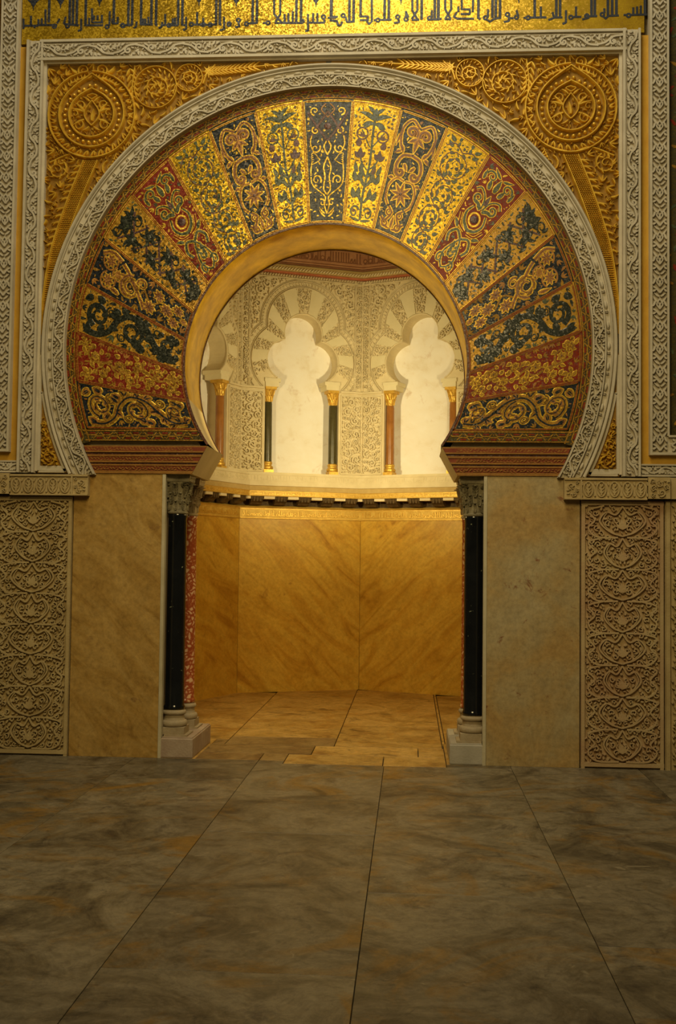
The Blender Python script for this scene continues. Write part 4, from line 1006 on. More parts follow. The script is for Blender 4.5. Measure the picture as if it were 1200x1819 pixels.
for sx, side in ((-1, 'left'), (1, 'right')):
    S = lambda a: a
    # smooth marble slab beside the doorway
    xa, xb = 1.285, 2.035
    T = Thing('marble_slab', 'smooth brown diagonally streaked marble slab between carved panel and left columns' if sx < 0 else 'smooth grey and tan mottled marble slab between right columns and carved panel', 'marble slab', (sx * 1.66, 0, 0))
    fr = plane(.0, sx); mb = MB(); mb.poly(fr, [(xa + .024, 0), (xb, 0), (xb, 2.282), (xa + .024, 2.282)], -.06, 0.); mb.build('slab_face', 'slabL' if sx < 0 else 'slabR', T)
    mb = MB(); mb.poly(fr, [(xa - .004, 0), (xa + .022, 0), (xa + .022, 2.282), (xa - .004, 2.282)], -.06, .004); mb.build('edge_strip', 'edge', T)
    # carved panel
    T = Thing('relief_slab', 'tall carved marble panel of leafy scrolls, %s of the doorway' % side if sx < 0 else 'tall carved marble panel with rosy stains, right of the doorway', 'relief panel', (sx * 2.3, 0, 0))
    xc, xd = 2.045, 2.685
    fr = plane(.01, sx); mb = MB(); mb.poly(fr, [(xc, 0), (xd, 0), (xd, 2.10), (xc, 2.10)], -.05, 0.); mb.build('panel_ground', 'lower' if sx < 0 else 'rosy', T)
    mb = MB()
    for u in (xc + .016, xd - .016): mb.rib(fr, np.linspace((u, 0), (u, 2.09), 3), .016, .026)
    for v in (.03, 2.075): mb.rib(fr, np.linspace((xc, v), (xd, v), 3), .018, .026)
    mb.build('panel_margin', 'lower' if sx < 0 else 'rosy', T)
    mb = MB(); arabesque(mb, fr, xc + .034, xd - .034, .055, 2.055, 21 if sx < 0 else 22); mb.build('carved_scroll', 'lower' if sx < 0 else 'rosy', T)
    # the next panel's edge
    T = Thing('relief_slab', 'narrow visible edge of the next carved marble panel, far %s' % side, 'relief panel', (sx * 3, 0, 0))
    fr = plane(-.005, sx); mb = MB(); mb.poly(fr, [(2.695, 0), (3.3, 0), (3.3, 2.1), (2.695, 2.1)], -.05, 0.); mb.build('panel_ground', 'lower', T)
    mb = MB(); mb.rib(fr, np.linspace((2.715, 0), (2.715, 2.09), 3), .018, .022); arabesque(mb, fr, 2.75, 3.05, .04, 2.06, 25); mb.build('carved_scroll', 'lower', T)
    # carved impost blocks above
    T = Thing('impost_block', 'long carved stone block of small medallions capping the %s carved panel' % side, 'carved block', (sx * 2.2, -.02, 2.1))
    fr = plane(-.062, sx); mb = MB(); mb.poly(fr, [(1.905, 2.10), (2.545, 2.10), (2.545, 2.272), (1.905, 2.272)], -.08, 0.)
    for v, w in ((2.106, .006), (2.262, .009)): mb.rib(fr, np.linspace((1.905, v), (2.545, v), 3), w, .014)
    mb.rib(fr, np.linspace((2.035, 2.10), (2.035, 2.27), 3), .007, .014); mb.build('block_body', 'lower', T)
    mb = MB(); P = Pat(mb, fr, ident, 1, h=.013)
    for i in range(5):
        x = 2.09 + i * .101
        mb.rib(fr, np.stack([x + .036 * np.cos(np.linspace(0, 2 * PI, 20, endpoint=False)), 2.182 + .058 * np.sin(np.linspace(0, 2 * PI, 20, endpoint=False))], 1), .0055, .013, closed=True)
        P.leaf(x, 2.135, PI / 2, .085, .009)
        for s_ in (1, -1):
            for zz, a in ((2.15, .7), (2.175, .6), (2.20, .9)): P.leaf(x, zz, PI / 2 - s_ * (PI / 2 - a), .032, .0055, 0, s_ * .5)
            P.leaf(x + s_ * .05, 2.125, PI / 2, .035, .007); P.leaf(x + s_ * .05, 2.24, -PI / 2, .03, .007)
    rg = random.Random(31); scroll_fill(P, pack(lambda x, z: 1.912 < x < 2.026 and 2.116 < z < 2.25, (1.91, 2.03, 2.11, 2.25), 400, .008, .03, rg), rg, .16, 5, .014)
    mb.build('carved_medallions', 'lower', T)
    T = Thing('impost_block', 'projecting carved stone block at the outer end of the %s block course' % side, 'carved block', (sx * 2.65, -.04, 2.1))
    fr = plane(-.075, sx); mb = MB(); mb.poly(fr, [(2.552, 2.11), (2.722, 2.11), (2.722, 2.278), (2.552, 2.278)], -.12, 0.); mb.poly(plane(-.05, sx), [(2.722, 2.11), (3.3, 2.11), (3.3, 2.278), (2.722, 2.278)], -.09, 0.); mb.build('block_body', 'lower', T)
    mb = MB(); P = Pat(mb, fr, ident, 1, h=.014); rg = random.Random(32)
    scroll_fill(P, pack(lambda x, z: 2.562 < x < 2.714 and 2.12 < z < 2.27, (2.56, 2.72, 2.12, 2.27), 500, .008, .034, rg), rg, .16, 5, .014); mb.build('carved_scroll', 'lower', T)

# ================================================================== columns of the doorway
def column(sx, y, kind, label, group):
    x = sx * 1.215
    T = Thing('marble_column', label, 'column', (x, y, 0), group)
    pl = 'plinth' if sx < 0 else 'plinthR'
    mb = MB(); y0, y1 = (.0, .405) if kind == 'black' else (.415, .80)
    b = .008; xs = sorted((sx * 1.025, sx * 1.283))
    q = [(xs[0], y0), (xs[1], y0), (xs[1], y1), (xs[0], y1)]
    R_ = []
    for d, z in ((.004, 0.), (0, .01), (0, .150), (.006, .158), (.006, .165)):
        R_.append([(xs[0] + d, y0 + d, z), (xs[1] - d, y0 + d, z), (xs[1] - d, y1 - d, z), (xs[0] + d, y1 - d, z)])
    mb.grid(R_, closed_j=True); mb.add(R_[-1], [(0, 1, 2, 3)]); mb.build('plinth', pl, T)
    # base: slab, torus, scotia, torus
    mb = MB(); e = .105
    cx0, cx1 = max(xs[0] + .012, x - e - .03), min(xs[1] - .006, x + e + .03); 
    mb.box(min(cx0, cx1), max(cx0, cx1), y - .125, y + .125, .165, .178); mb.box(x - e if sx < 0 else x - e, min(x + e, 1.28) if sx > 0 else x + e, y - e, y + e, .178, .235)
    def tor(r, z0, z1, b_): return [(r + b_ * math.sin(t), z0 + (z1 - z0) * (1 - math.cos(t)) / 2) for t in np.linspace(0, PI, 7)]
    mb.lathe(x, y, [(.08, .23)] + tor(.094, .236, .285, .016) + [(.088, .288), (.083, .305), (.084, .325)] + tor(.084, .33, .365, .014) + [(.08, .372), (.074, .376)], 36)
    mb.build('base', 'base', T, smooth=False)
    mb = MB(); mb.lathe(x, y, [(.078, .372), (.086, .376), (.088, .392), (.083, .402), (.0785, .41), (.078, .9), (.0775, 1.5), (.076, 1.93), (.080, 1.945), (.080, 1.962), (.072, 1.975)], 40)
    mb.build('shaft', 'shaft_black' if kind == 'black' else 'breccia', T, smooth=True)
    # leafy capital
    cm = 'capital' if kind == 'black' else 'capital_light'
    mb = MB(); mb.lathe(x, y, [(.078, 1.965), (.086, 1.972), (.086, 1.985), (.078, 1.992), (.080, 2.05), (.088, 2.13), (.102, 2.20), (.112, 2.225)], 32); K = Sub(mb.build('capital', cm, T), T.matrix_org)
    mb = MB(); t = np.linspace(0, 2 * PI, 9)[:-1] + PI / 8
    hw = .118
    xl, xr = x - hw, x + hw
    if sx < 0: xl = max(xl, -1.283)
    else: xr = min(xr, 1.283)
    R_ = []
    for i, (d, z) in enumerate(((.012, 2.222), (0, 2.235), (0, 2.258), (-.006, 2.268), (-.006, 2.282))):
        ring_ = []
        for (ax, ay), (bx, by) in zip([(xl, y - hw), (xr, y - hw), (xr, y + hw), (xl, y + hw)], [(xr, y - hw), (xr, y + hw), (xl, y + hw), (xl, y - hw)]):
            for f in (0, .25, .5, .75):
                px, py = ax + (bx - ax) * f, ay + (by - ay) * f
                dent = .016 * math.sin(PI * f); L_ = math.hypot(px - x, py - y) or 1
                px -= (px - x) / L_ * (dent + d); py -= (py - y) / L_ * (dent + d); ring_.append((px, py, z))
        R_.append(ring_)
    mb.grid(R_, closed_j=True); mb.add(R_[0], [tuple(range(16))]); mb.add(R_[-1], [tuple(range(16))]); mb.build('abacus', cm, K)
    mb = MB()
    rad = lambda z: np.interp(z, [1.985, 2.05, 2.13, 2.20, 2.23], [.078, .080, .088, .104, .114])

    def cyl(u, v, h):
        u, v, h = np.asarray(u), np.asarray(v), np.asarray(h); r = rad(v) + h; return np.stack([x + r * np.sin(u / .09), y - r * np.cos(u / .09), v], -1)
    P = Pat(mb, cyl, ident, 1, h=.016, prof='vein')
    for row, (z, n, off, L_) in enumerate(((1.996, 8, 0, .075), (2.05, 8, .5, .085), (2.12, 8, 0, .09))):
        for i in range(n):
            u = (i + off) / n * 2 * PI * .09; P.h = .012 + .006 * row
            P.leaf(u, z, PI / 2, L_, .015, 0, 0)
            for s_ in (1, -1):
                for q in range(3): P.leaf(u, z + L_ * (.15 + .25 * q), PI / 2 - s_ * .75, L_ * .42, .0055, 0, s_ * .9)
            mb.bead(cyl, u, z + L_ * .98, .009, .008, .03 + .006 * row, n=7)
    for i in range(4):
        a = PI / 4 + i * PI / 2
        for s_ in (1, -1): P.spiral(a * .09 + s_ * .016, 2.205, .017, s_ * 1.5, s_ * 1.3, .0045)
        P.h = .02; P.curve([(a * .09, 2.1), (a * .09, 2.2)], .007); P.curve([((a - PI / 4) * .09, 2.18), ((a - PI / 4) * .09, 2.225)], .012)
    mb.build('capital_leaf', cm, K)


column(-1, .17, 'black', 'black marble column with pale flecks at the left jamb, cracked pinkish plinth', 'doorway columns')
column(1, .17, 'black', 'black marble column at the right jamb on a grey plinth', 'doorway columns')
column(-1, .60, 'red', 'red breccia marble column behind the left black column', 'doorway columns')
column(1, .60, 'red', 'red breccia marble column mostly hidden behind the right black column', 'doorway columns')

# ================================================================== floor
def slab1(mb, x0, x1, y0, y1, g=.0035, mat=0):
    b = .0018; x0 += g; x1 -= g; y0 += g; y1 -= g
    q = lambda d, z: [(x0 + d, y0 + d, z), (x1 - d, y0 + d, z), (x1 - d, y1 - d, z), (x0 + d, y1 - d, z)]
    V = q(0, -.03) + q(0, -b) + q(b, 0.)
    Fs = [(r * 4 + i, r * 4 + (i + 1) % 4, r * 4 + 4 + (i + 1) % 4, r * 4 + 4 + i) for r in range(2) for i in range(4)] + [(8, 9, 10, 11)]
    mb.add(V, Fs, mat)


mb = MB(); mb.box(-5, 5, -11, 5.6, -.08, -.02, 1)
COLS = [(-4.5, -3.5, (-1.2, -4.0)), (-3.5, -2.49, (-2.2, -5.)), (-2.49, -1.49, (-1.7, -2.6, -5.2)), (-1.49, -.49, (-.82, -3.43, -5.6)), (-.49, .51, (-2.33, -4.54, -6.8)), (.51, 1.5, (-3.45, -6.)), (1.5, 2.49, (-1.6, -4.1)), (2.49, 3.5, (-.9, -3.0, -5.5)), (3.5, 4.5, (-2.2, -5.))]
for x0, x1, cuts in COLS:
    ys = [-.12 if -.5 < x0 < .6 else 0.] + list(cuts) + [-9.6]
    for a, b in zip(ys, ys[1:]): slab1(mb, x0, x1, b, a, .0016)
slab1(mb, -.49, -.285, -.12, 0., .002, 0); slab1(mb, 1.0, 1.5, -.12, 0., .001, 0)
mb_floor = mb
for q in ((-1.01, -.49, 0., .33), (-.49, -.285, 0., .33), (-1.01, -.10, .33, .74), (-.89, .06, .74, 1.18), (-1.0, -.89, .74, 1.0)): slab1(mb, *q, .003, 3)
HON = [(-.285, .50, -.115, .31), (.50, 1.0, -.115, .31), (-.10, .78, .31, .74), (.78, 1.0, .31, .74), (.06, .99, .74, 2.0), (-.89, .06, 1.18, 4.99), (-2.2, -.89, 1.0, 4.5), (.06, .99, 2.0, 4.95), (1.02, 2.2, 1.0, 4.5), (.99, 1.02, 1.0, 4.9)]
for (x0, x1, y0, y1) in HON: slab1(mb, x0, x1, y0, y1, .004, 2)
for s_ in (-1, 1): slab1(mb, *sorted((s_ * 1.0, s_ * 1.4)), 0., 1.0, .003, 2)
struct(mb.build('floor', ['floor_grey', 'grout', 'floor_honey', 'floor_brown']), 'marble slab floor, grey outside and honey coloured inside the niche', 'floor')

# ================================================================== the octagonal niche
NX, NY, NR = .075, 2.97, 2.03
COR = [np.array([NX + NR * math.sin(a), NY + NR * math.cos(a)]) for a in (0, PI / 4, PI / 2, 3 * PI / 4, PI, 5 * PI / 4, 3 * PI / 2, 7 * PI / 4)]
FL = float(np.linalg.norm(COR[0] - COR[1])); AP = NR * math.cos(PI / 8)


def face(a, b):
    """frame of one wall: u from the wall's middle, v height, h out into the room"""
    A, B = COR[a], COR[b]; m = (A + B) / 2; t = (B - A) / FL; n = np.array([NX, NY]) - m; n /= np.linalg.norm(n)

    def fr(u, v, h):
        u, v, h = np.broadcast_arrays(np.asarray(u, float), np.asarray(v, float), np.asarray(h, float))
        return np.stack([m[0] + t[0] * u + n[0] * h, m[1] + t[1] * u + n[1] * h, v], -1)
    return fr, m


def flen(h): return FL / 2 - h * math.tan(PI / 8)          # half width of a wall face standing h into the room


FACES = [(7, 0, 'left back'), (0, 1, 'right back'), (6, 7, 'left side'), (1, 2, 'right side')]
def oct_band(prof, mat, faces=FACES):
    """moulding swept round the visible walls; prof = (h, z)"""
    mb = MB(); order = [6, 7, 0, 1, 2]; ctr = np.array([NX, NY]); P_ = []
    for c in order:
        d = (COR[c] - ctr) / NR
        P_.append([(ctr[0] + d[0] * (NR - h / math.cos(PI / 8)), ctr[1] + d[1] * (NR - h / math.cos(PI / 8)), z) for h, z in prof])
    mb.grid(P_); return mb


# structural walls behind, back and sides
mb = MB()
for a, b, nm in FACES:
    fr, m = face(a, b); w = flen(-.42); mb.poly(fr, [(-w, 0), (w, 0), (w, 6.3), (-w, 6.3)], -.5, -.40)
struct(mb.build('wall_niche', 'plain'), 'cream wall behind the niche lining', 'wall')
mb = MB()
for a, b in ((2, 3), (5, 6)):
    fr, m = face(a, b); w = flen(0); mb.poly(fr, [(-w - .05, 0), (w + .05, 0), (w + .05, 6.3), (-w - .05, 6.3)], -.1, 0.)
struct(mb.build('wall_niche_return', 'plain'), 'unseen return walls of the niche on both sides of the doorway', 'wall')
struct(oct_band([(-.05, 5.6), (-.05, 6.3)], 'frieze').build('wall_niche_drum', 'frieze'), 'red painted wall above the frieze', 'wall')
mb = MB(); mb.box(-2.6, 2.8, .70, 5.8, 6.25, 6.35)
struct(mb.build('ceiling_niche', 'plain'), 'ceiling over the niche', 'ceiling')

# dado slabs
for i, (a, b, nm) in enumerate(FACES):
    fr, m = face(a, b); w = flen(0.) - .002; mb = MB(); mb.poly(fr, [(-w, 0), (w, 0), (w, 2.10), (-w, 2.10)], -.06, 0.)
    tag(mb.build('marble_slab', 'dadoA' if a in (7, 6) else 'dadoB', origin=(m[0], m[1], 0)), 'polished honey marble slab lining the niche, %s wall' % nm, 'marble slab', 'honey marble slabs of the niche')


def band_text(mb, fr, w, z0, z1, rg, h=.008, wd=.0055):
    """rubbed angular lettering, too worn to read"""
    x = -w + .03; H = z1 - z0
    while x < w - .03:
        k = rg.random()
        if k < .4: mb.rib(fr, np.linspace((x, z0 + H * .2), (x, z1 - H * .1), 3), wd, h)
        elif k < .7: mb.rib(fr, bez((x - .01, z0 + H * .25), (x + .012, z0 + H * .5), (x + .02, z0 + H * .2)), wd, h)
        elif k < .85: mb.rib(fr, arc(x, z0 + H * .4, H * .14, 0, 2 * PI, 9)[:-1], wd * .8, h, closed=True)
        else: mb.rib(fr, bez((x, z0 + H * .15), (x + .02, z0 + H * .35), (x + .01, z0 + H * .75)), wd, h)
        mb.rib(fr, np.linspace((x - .014, z0 + H * .2), (x + .02, z0 + H * .2), 2), wd * .8, h)
        x += rg.uniform(.024, .042)


T = Thing('inscription_band', 'gilded band with worn raised lettering on top of the honey marble slabs', 'band', (NX, 4.9, 2.1))
oct_band([(0, 2.095), (.012, 2.095), (.012, 2.225), (.022, 2.23), (.03, 2.24), (.0, 2.255)], 'giltband').build('band_body', 'giltband', T)
mb = MB(); rg = random.Random(2)
for a, b, nm in FACES:
    fr, m = face(a, b); w = flen(.012); band_text(mb, lambda u, v, h, f=fr: f(u, v, h + .012), w, 2.115, 2.205, rg)
    for z in (2.104, 2.214): mb.rib(lambda u, v, h, f=fr: f(u, v, h + .012), np.linspace((-w, z), (w, z), 3), .005, .006)
mb.build('raised_lettering', 'gilt', T)
T = Thing('corbel_table', 'row of small carved corbels, coloured dark for shade, with pale soffit slabs between them', 'corbel table', (NX, 4.9, 2.25))
oct_band([(.0, 2.245), (-.02, 2.25), (-.02, 2.355), (.02, 2.36)], 'corbel').build('back_strip', 'corbel', T)  # dark strip paints the shadow in the gaps between corbels
for a, b, nm in FACES:
    fr, m = face(a, b); n = 5; p = 2 * flen(.07) / n
    for i in range(n):
        u = -flen(.07) + (i + .5) * p; mb = MB()
        prof = [(.02, 2.36), (.155, 2.36), (.155, 2.325), (.14, 2.30), (.105, 2.285), (.085, 2.265), (.05, 2.257), (.02, 2.255)]
        A = [fr(np.array([u - p * .235]), np.array([z]), np.array([h]))[0] for h, z in prof]; B = [fr(np.array([u + p * .235]), np.array([z]), np.array([h]))[0] for h, z in prof]
        k = len(prof); mb.add(A + B, [tuple(range(k)), tuple(range(k, 2 * k))] + [(q, (q + 1) % k, k + (q + 1) % k, k + q) for q in range(k)])
        for q in (-.5, 0, .5): mb.fbox(fr, u + p * .16 * q * 1.6 - .012, u + p * .16 * q * 1.6 + .012, 2.30, 2.35, .15, .166)
        mb.build('corbel', 'corbel', T)
    for i in range(n + 1):
        u = -flen(.07) + i * p; ua, ub = max(u - p * .225, -flen(.16)), min(u + p * .225, flen(.16)); mb = MB()
        mb.fbox(fr, ua, ub, 2.328, 2.362, .03, .168); mb.build('soffit_slab', 'stucco', T)
T = Thing('gilded_cornice', 'gilded cornice band resting on the corbels, tan above', 'cornice', (NX, 4.8, 2.36))
oct_band([(.0, 2.36), (.175, 2.36), (.18, 2.365), (.18, 2.42), (.19, 2.427)], 'giltband').build('gilded_fascia', 'giltband', T)
oct_band([(.19, 2.427), (.192, 2.48), (.198, 2.486), (.12, 2.488)], 'tanband').build('tan_fascia', 'tanband', T)
mb = MB(); rg = random.Random(6)
for a, b, nm in FACES:
    fr, m = face(a, b); f2 = lambda u, v, h, f=fr: f(u, v, h + .18); w = flen(.18)
    band_text(mb, f2, w, 2.372, 2.415, rg, .005, .004); mb.rib(f2, np.linspace((-w, 2.421), (w, 2.421), 3), .004, .006)
mb.build('raised_lettering', 'gilt', T)
T = Thing('carved_ledge', 'cream carved ledge running under the blind arcade of the niche', 'ledge', (NX, 4.7, 2.5))
oct_band([(.12, 2.487), (.195, 2.487), (.185, 2.55), (.165, 2.61), (.15, 2.635), (.15, 2.652), (-.35, 2.654)], 'stucco').build('ledge_body', 'stucco', T)
mb = MB(); rg = random.Random(8)
for a, b, nm in FACES:
    fr, m = face(a, b); f2 = lambda u, v, h, f=fr: f(u, v, h + .192 - (v - 2.487) * .26); w = flen(.17)
    band_text(mb, f2, w, 2.53, 2.615, rg, .012, .006); mb.rib(f2, np.linspace((-w, 2.622), (w, 2.622), 3), .006, .012)
mb.build('worn_lettering', 'stucco', T)

# ---- blind trefoil arches
RD = .26                                   # depth of the recess


def trefoil(rt, rl, ct, cl, zl, z0):
    """right half then mirrored outline of a three-lobed arch from springing z0"""
    a0 = math.asin(max(-1, (z0 - zl) / rl)); low = arc(cl, zl, rl, a0, PI * .75, 60); top = arc(0, ct, rt, -PI / 2, PI / 2, 80)
    # intersection of the two circles on the right
    d = min(((np.hypot(p[0] - 0, p[1] - ct) - rt) ** 2, i) for i, p in enumerate(low) if p[1] > zl)[1]
    lo = low[:d + 1]; k = np.argmin(np.hypot(*(top - lo[-1]).T)); r = np.vstack([lo[::3], lo[-1:], top[k + 1::3], [[0, ct + rt]]])
    return np.vstack([r, (r[:-1] * np.array([-1, 1]))[::-1]])


INTR = trefoil(.245, .26, 4.40, .20, 4.06, 3.83)
EXTR = trefoil(.455, .455, 4.515, .20, 4.06, 3.80)
ARCH_O = np.array([0, 4.16])


def ray(outl, th):
    d = np.array([math.cos(th), math.sin(th)]); best = None
    for i in range(len(outl) - 1):
        p, q = outl[i] - ARCH_O, outl[i + 1] - ARCH_O; e = q - p; den = d[0] * e[1] - d[1] * e[0]
        if abs(den) < 1e-9: continue
        t = (p[0] * e[1] - p[1] * e[0]) / den; s_ = (p[0] * d[1] - p[1] * d[0]) / den
        if t > 0 and -1e-6 <= s_ <= 1 + 1e-6: best = t if best is None else max(best, t)
    return ARCH_O + d * best if best else None


HWR = .475
for fi, (a, b, nm) in enumerate(FACES):
    fr, m = face(a, b); w = flen(0.)
    T = Thing('blind_arch', 'cream stucco blind trefoil arch in the %s wall of the niche' % nm if fi > 1 else 'whole cream stucco blind trefoil arch left of the back corner' if fi == 0 else 'cream stucco blind trefoil arch right of the back corner, brightest recess', 'arch', (m[0], m[1], 2.65), 'blind arches of the niche')
    w += .006; ou = [(-w, 2.655), (-HWR, 2.655), (-HWR, 3.80), (-.30, 3.80)] + [tuple(p) for p in INTR[::-1]] + [(.30, 3.80), (HWR, 3.80), (HWR, 2.655), (w, 2.655), (w, 5.13), (-w, 5.13)]
    mb = MB(); mb.poly(fr, ou, -RD, -.012); mb.build('wall_panel', 'stucco', T)
    mb = MB(); mb.fbox(fr, -.6, .6, 2.655, 4.8, -RD - .04, -RD); mb.build('recess_back', 'white', T)
    # voussoirs, plain and carved by turns
    th0, th1 = -.48, PI + .48; N = 17; dt = (th1 - th0) / N
    PC = Pat(None, lambda u, v, h, f=fr: f(u, v, h - .010), ident, 1, h=.03); rg = random.Random(50 + fi)
    for i in range(N):
        g = .012; ts = np.linspace(th0 + i * dt, th0 + (i + 1) * dt, 5)
        inn = [ray(INTR, t) for t in ts]; ex = [ray(EXTR, t) for t in ts]
        if any(q is None for q in inn + ex): continue
        inn = [p_ + (e_ - p_) * .03 for p_, e_ in zip(inn, ex)]; pts = inn + ex[::-1]
        if i % 2: mb = MB(); mb.poly(fr, pts, -.012, .008); mb.build('plain_voussoir', 'plain', T)
        else:
            P_ = np.array(pts); mb = PC.mb = MB(); mb.poly(fr, pts, -.012, -.008)
            def inside(x, y, P_=P_):
                n_ = len(P_); r = False; j = n_ - 1
                for q in range(n_):
                    if (P_[q][1] > y) != (P_[j][1] > y) and x < (P_[j][0] - P_[q][0]) * (y - P_[q][1]) / (P_[j][1] - P_[q][1]) + P_[q][0]: r = not r
                    j = q
                return r
            PC.rec = []; scroll_fill(PC, pack(inside, (P_[:, 0].min(), P_[:, 0].max(), P_[:, 1].min(), P_[:, 1].max()), 420, .012, .032, rg), rg, .17, 4, .018); PC.fill_gaps((P_[:, 0].min(), P_[:, 0].max(), P_[:, 1].min(), P_[:, 1].max()), 300, .008, .016, [0], rg, inside, .2, .003); mb.build('carved_voussoir', 'stucco', T)
    # trefoil mouldings
    mb = MB(); cb = MB()
    for off, wd, h in ((0., .010, .02), (.02, .006, .012), (.085, .007, .018), (.1, .005, .012)):
        q = trefoil(.455 + off, .455 + off, 4.515, .20, 4.06, 3.72); mb.rib(fr, q, wd, h, z0=-.008, prof='round')
    q = trefoil(.507, .507, 4.515, .20, 4.06, 3.74); Pc = Pat(cb, lambda u, v, h, f=fr: f(u, v, h - .012), ident, 1, h=.016)
    seg = np.linspace(0, len(q) - 2, 74)
    for t in seg:
        j = int(t); p_ = q[j] + (q[j + 1] - q[j]) * (t - j); d = math.atan2(*(q[j + 1] - q[j])[::-1]); Pc.leaf(p_[0] - .018 * math.cos(d + 1), p_[1] - .018 * math.sin(d + 1), d + 1, .04, .008, 0, .6); Pc.leaf(p_[0], p_[1], d - .7, .026, .006, 0, -.6)
    qi = INTR; mb.rib(fr, qi, .010, .014, z0=-.012, prof='round')
    mb.build('trefoil_moulding', 'stucco', T); cb.build('carved_moulding', 'stucco', T)
    # carved filling of the spandrels, edge bands and piers
    mb = MB(); f2 = lambda u, v, h, f=fr: f(u, v, h - .012); P = Pat(mb, f2, ident, 1, h=.034); rg = random.Random(60 + fi)
    for s_ in (-1, 1):
        for u in (w - .014, w - .095, w - .11): mb.rib(f2, np.linspace((s_ * u, 3.72), (s_ * u, 5.12), 3), .006, .018)
        for (ua, ub, va, vb) in ((HWR + .03, w - .012, 2.67, 3.66),):
            for u in (ua, ub): mb.rib(f2, np.linspace((s_ * u, va), (s_ * u, vb), 3), .009, .02)
            for v in (va + .008, vb - .004): mb.rib(f2, np.linspace((s_ * ua, v), (s_ * ub, v), 3), .012, .022)
            cs = pack(lambda x, y: ua + .012 < x < ub - .012 and va + .025 < y < vb - .02, (ua, ub, va, vb), 1500, .014, .055, rg)
            Q = Pat(mb, f2, lambda q, s_=s_: q * np.array([s_, 1]), 1, h=.034); scroll_fill(Q, cs, rg, .17, 6, .016); Q.fill_gaps((ua, ub, va, vb), 1500, .009, .02, [0], rg, lambda x, y: ua + .012 < abs(x) < ub - .012 and va + .025 < y < vb - .02, .2, .003)
        Q = Pat(mb, f2, lambda q, s_=s_: q * np.array([s_, 1]), 1, h=.034)
        scroll_fill(Q, pack(lambda x, y: w - .088 < x < w - .02 and 3.74 < y < 5.05, (w - .09, w - .02, 3.74, 5.06), 800, .013, .034, rg), rg, .16, 5, .015)
        EX = trefoil(.57, .57, 4.515, .20, 4.06, 3.7)
        def outside(x, y):
            if not (0 < x < w - .118 and 3.74 < y < 5.05): return False
            return math.hypot(x, y - 4.515) > .575 and math.hypot(x - .2, y - 4.06) > .575
        scroll_fill(Q, pack(outside, (0, w - .11, 3.74, 5.06), 1800, .014, .06, rg), rg, .17, 6, .016)
        Q.fill_gaps((0, w - .02, 3.74, 5.06), 2500, .009, .02, [0], rg, lambda x, y: outside(abs(x), y) or (w - .088 < abs(x) < w - .02 and y < 5.05), .2, .003)
    mb.rib(f2, np.linspace((-w, 5.075), (w, 5.075), 3), .008, .02); mb.rib(f2, np.linspace((-w, 3.70), (-HWR - .02, 3.70), 3), .014, .026); mb.rib(f2, np.linspace((w, 3.70), (HWR + .02, 3.70), 3), .014, .026)
    for i in range(44): P.leaf(-w + .02 + i * (2 * w - .04) / 44, 5.09, .6, .034, .007, 0, .4)
    mb.build('carved_filling', 'stucco', T)
    # impost blocks over the colonnettes, and the colonnettes themselves
    for s_ in (-1, 1):
        mb = MB(); u0, u1 = sorted((s_ * .285, s_ * (HWR + .01)))
        mb.fbox(fr, u0, u1, 3.775, 3.82, -.24, .012); u0, u1 = sorted((s_ * .305, s_ * (HWR + .0))); mb.fbox(fr, u0, u1, 3.715, 3.775, -.22, .008); mb.build('springer_block', 'plain', T)
        u = s_ * .418; h0 = -.075; c = fr(np.array([u]), np.array([0.]), np.array([h0]))[0]
        place = 'left' if (s_ < 0) else 'right'
        green = fi == 0
        K = Thing('colonnette', ('dark green colonnette with gilt capital, %s of the two in the left back arch' if green else 'orange colonnette with gilt capital, %s of the two in the ' + nm + ' arch') % place, 'colonnette', (c[0], c[1], 2.655), 'colonnettes of the niche')
        mb = MB(); mb.fbox(fr, u - .062, u + .056 if s_ > 0 else u + .062, 2.655, 2.70, h0 - .06, h0 + .075)
        mb.lathe(c[0], c[1], [(.06, 2.70), (.072, 2.712), (.072, 2.735), (.054, 2.75), (.054, 2.765), (.060, 2.775), (.060, 2.79), (.05, 2.80)], 20); mb.build('base', 'gilt', K)
        mb = MB(); mb.lathe(c[0], c[1], [(.052, 2.80), (.051, 3.1), (.049, 3.51), (.047, 3.515), (.047, 3.53), (.04, 3.535)], 24); mb.build('shaft', 'green_shaft' if green else 'orange_shaft', K, smooth=True)
        mb = MB(); mb.lathe(c[0], c[1], [(.044, 3.53), (.047, 3.57), (.058, 3.62), (.078, 3.675), (.084, 3.682)], 20); ua, ub = (u - .085, u + .056) if s_ > 0 else (u - .056, u + .085); mb.fbox(fr, ua, ub, 3.68, 3.715, h0 - .085, h0 + .085)
        rad = lambda z: np.interp(z, [3.53, 3.57, 3.62, 3.69], [.044, .047, .058, .08])
        cyl = lambda u_, v, h: np.stack([c[0] + (rad(v) + h) * np.sin(np.asarray(u_) / .05), c[1] - (rad(v) + h) * np.cos(np.asarray(u_) / .05), np.asarray(v) + 0 * np.asarray(h)], -1)
        P = Pat(mb, cyl, ident, 1, h=.010, prof='vein')
        for row in range(2):
            for i in range(8):
                uu = (i + .5 * row) / 8 * 2 * PI * .05; P.leaf(uu, 3.54 + row * .06, PI / 2, .075, .012); mb.bead(cyl, uu, 3.61 + row * .06, .007, .006, .016, n=6)
        mb.build('capital', 'gilt', K)

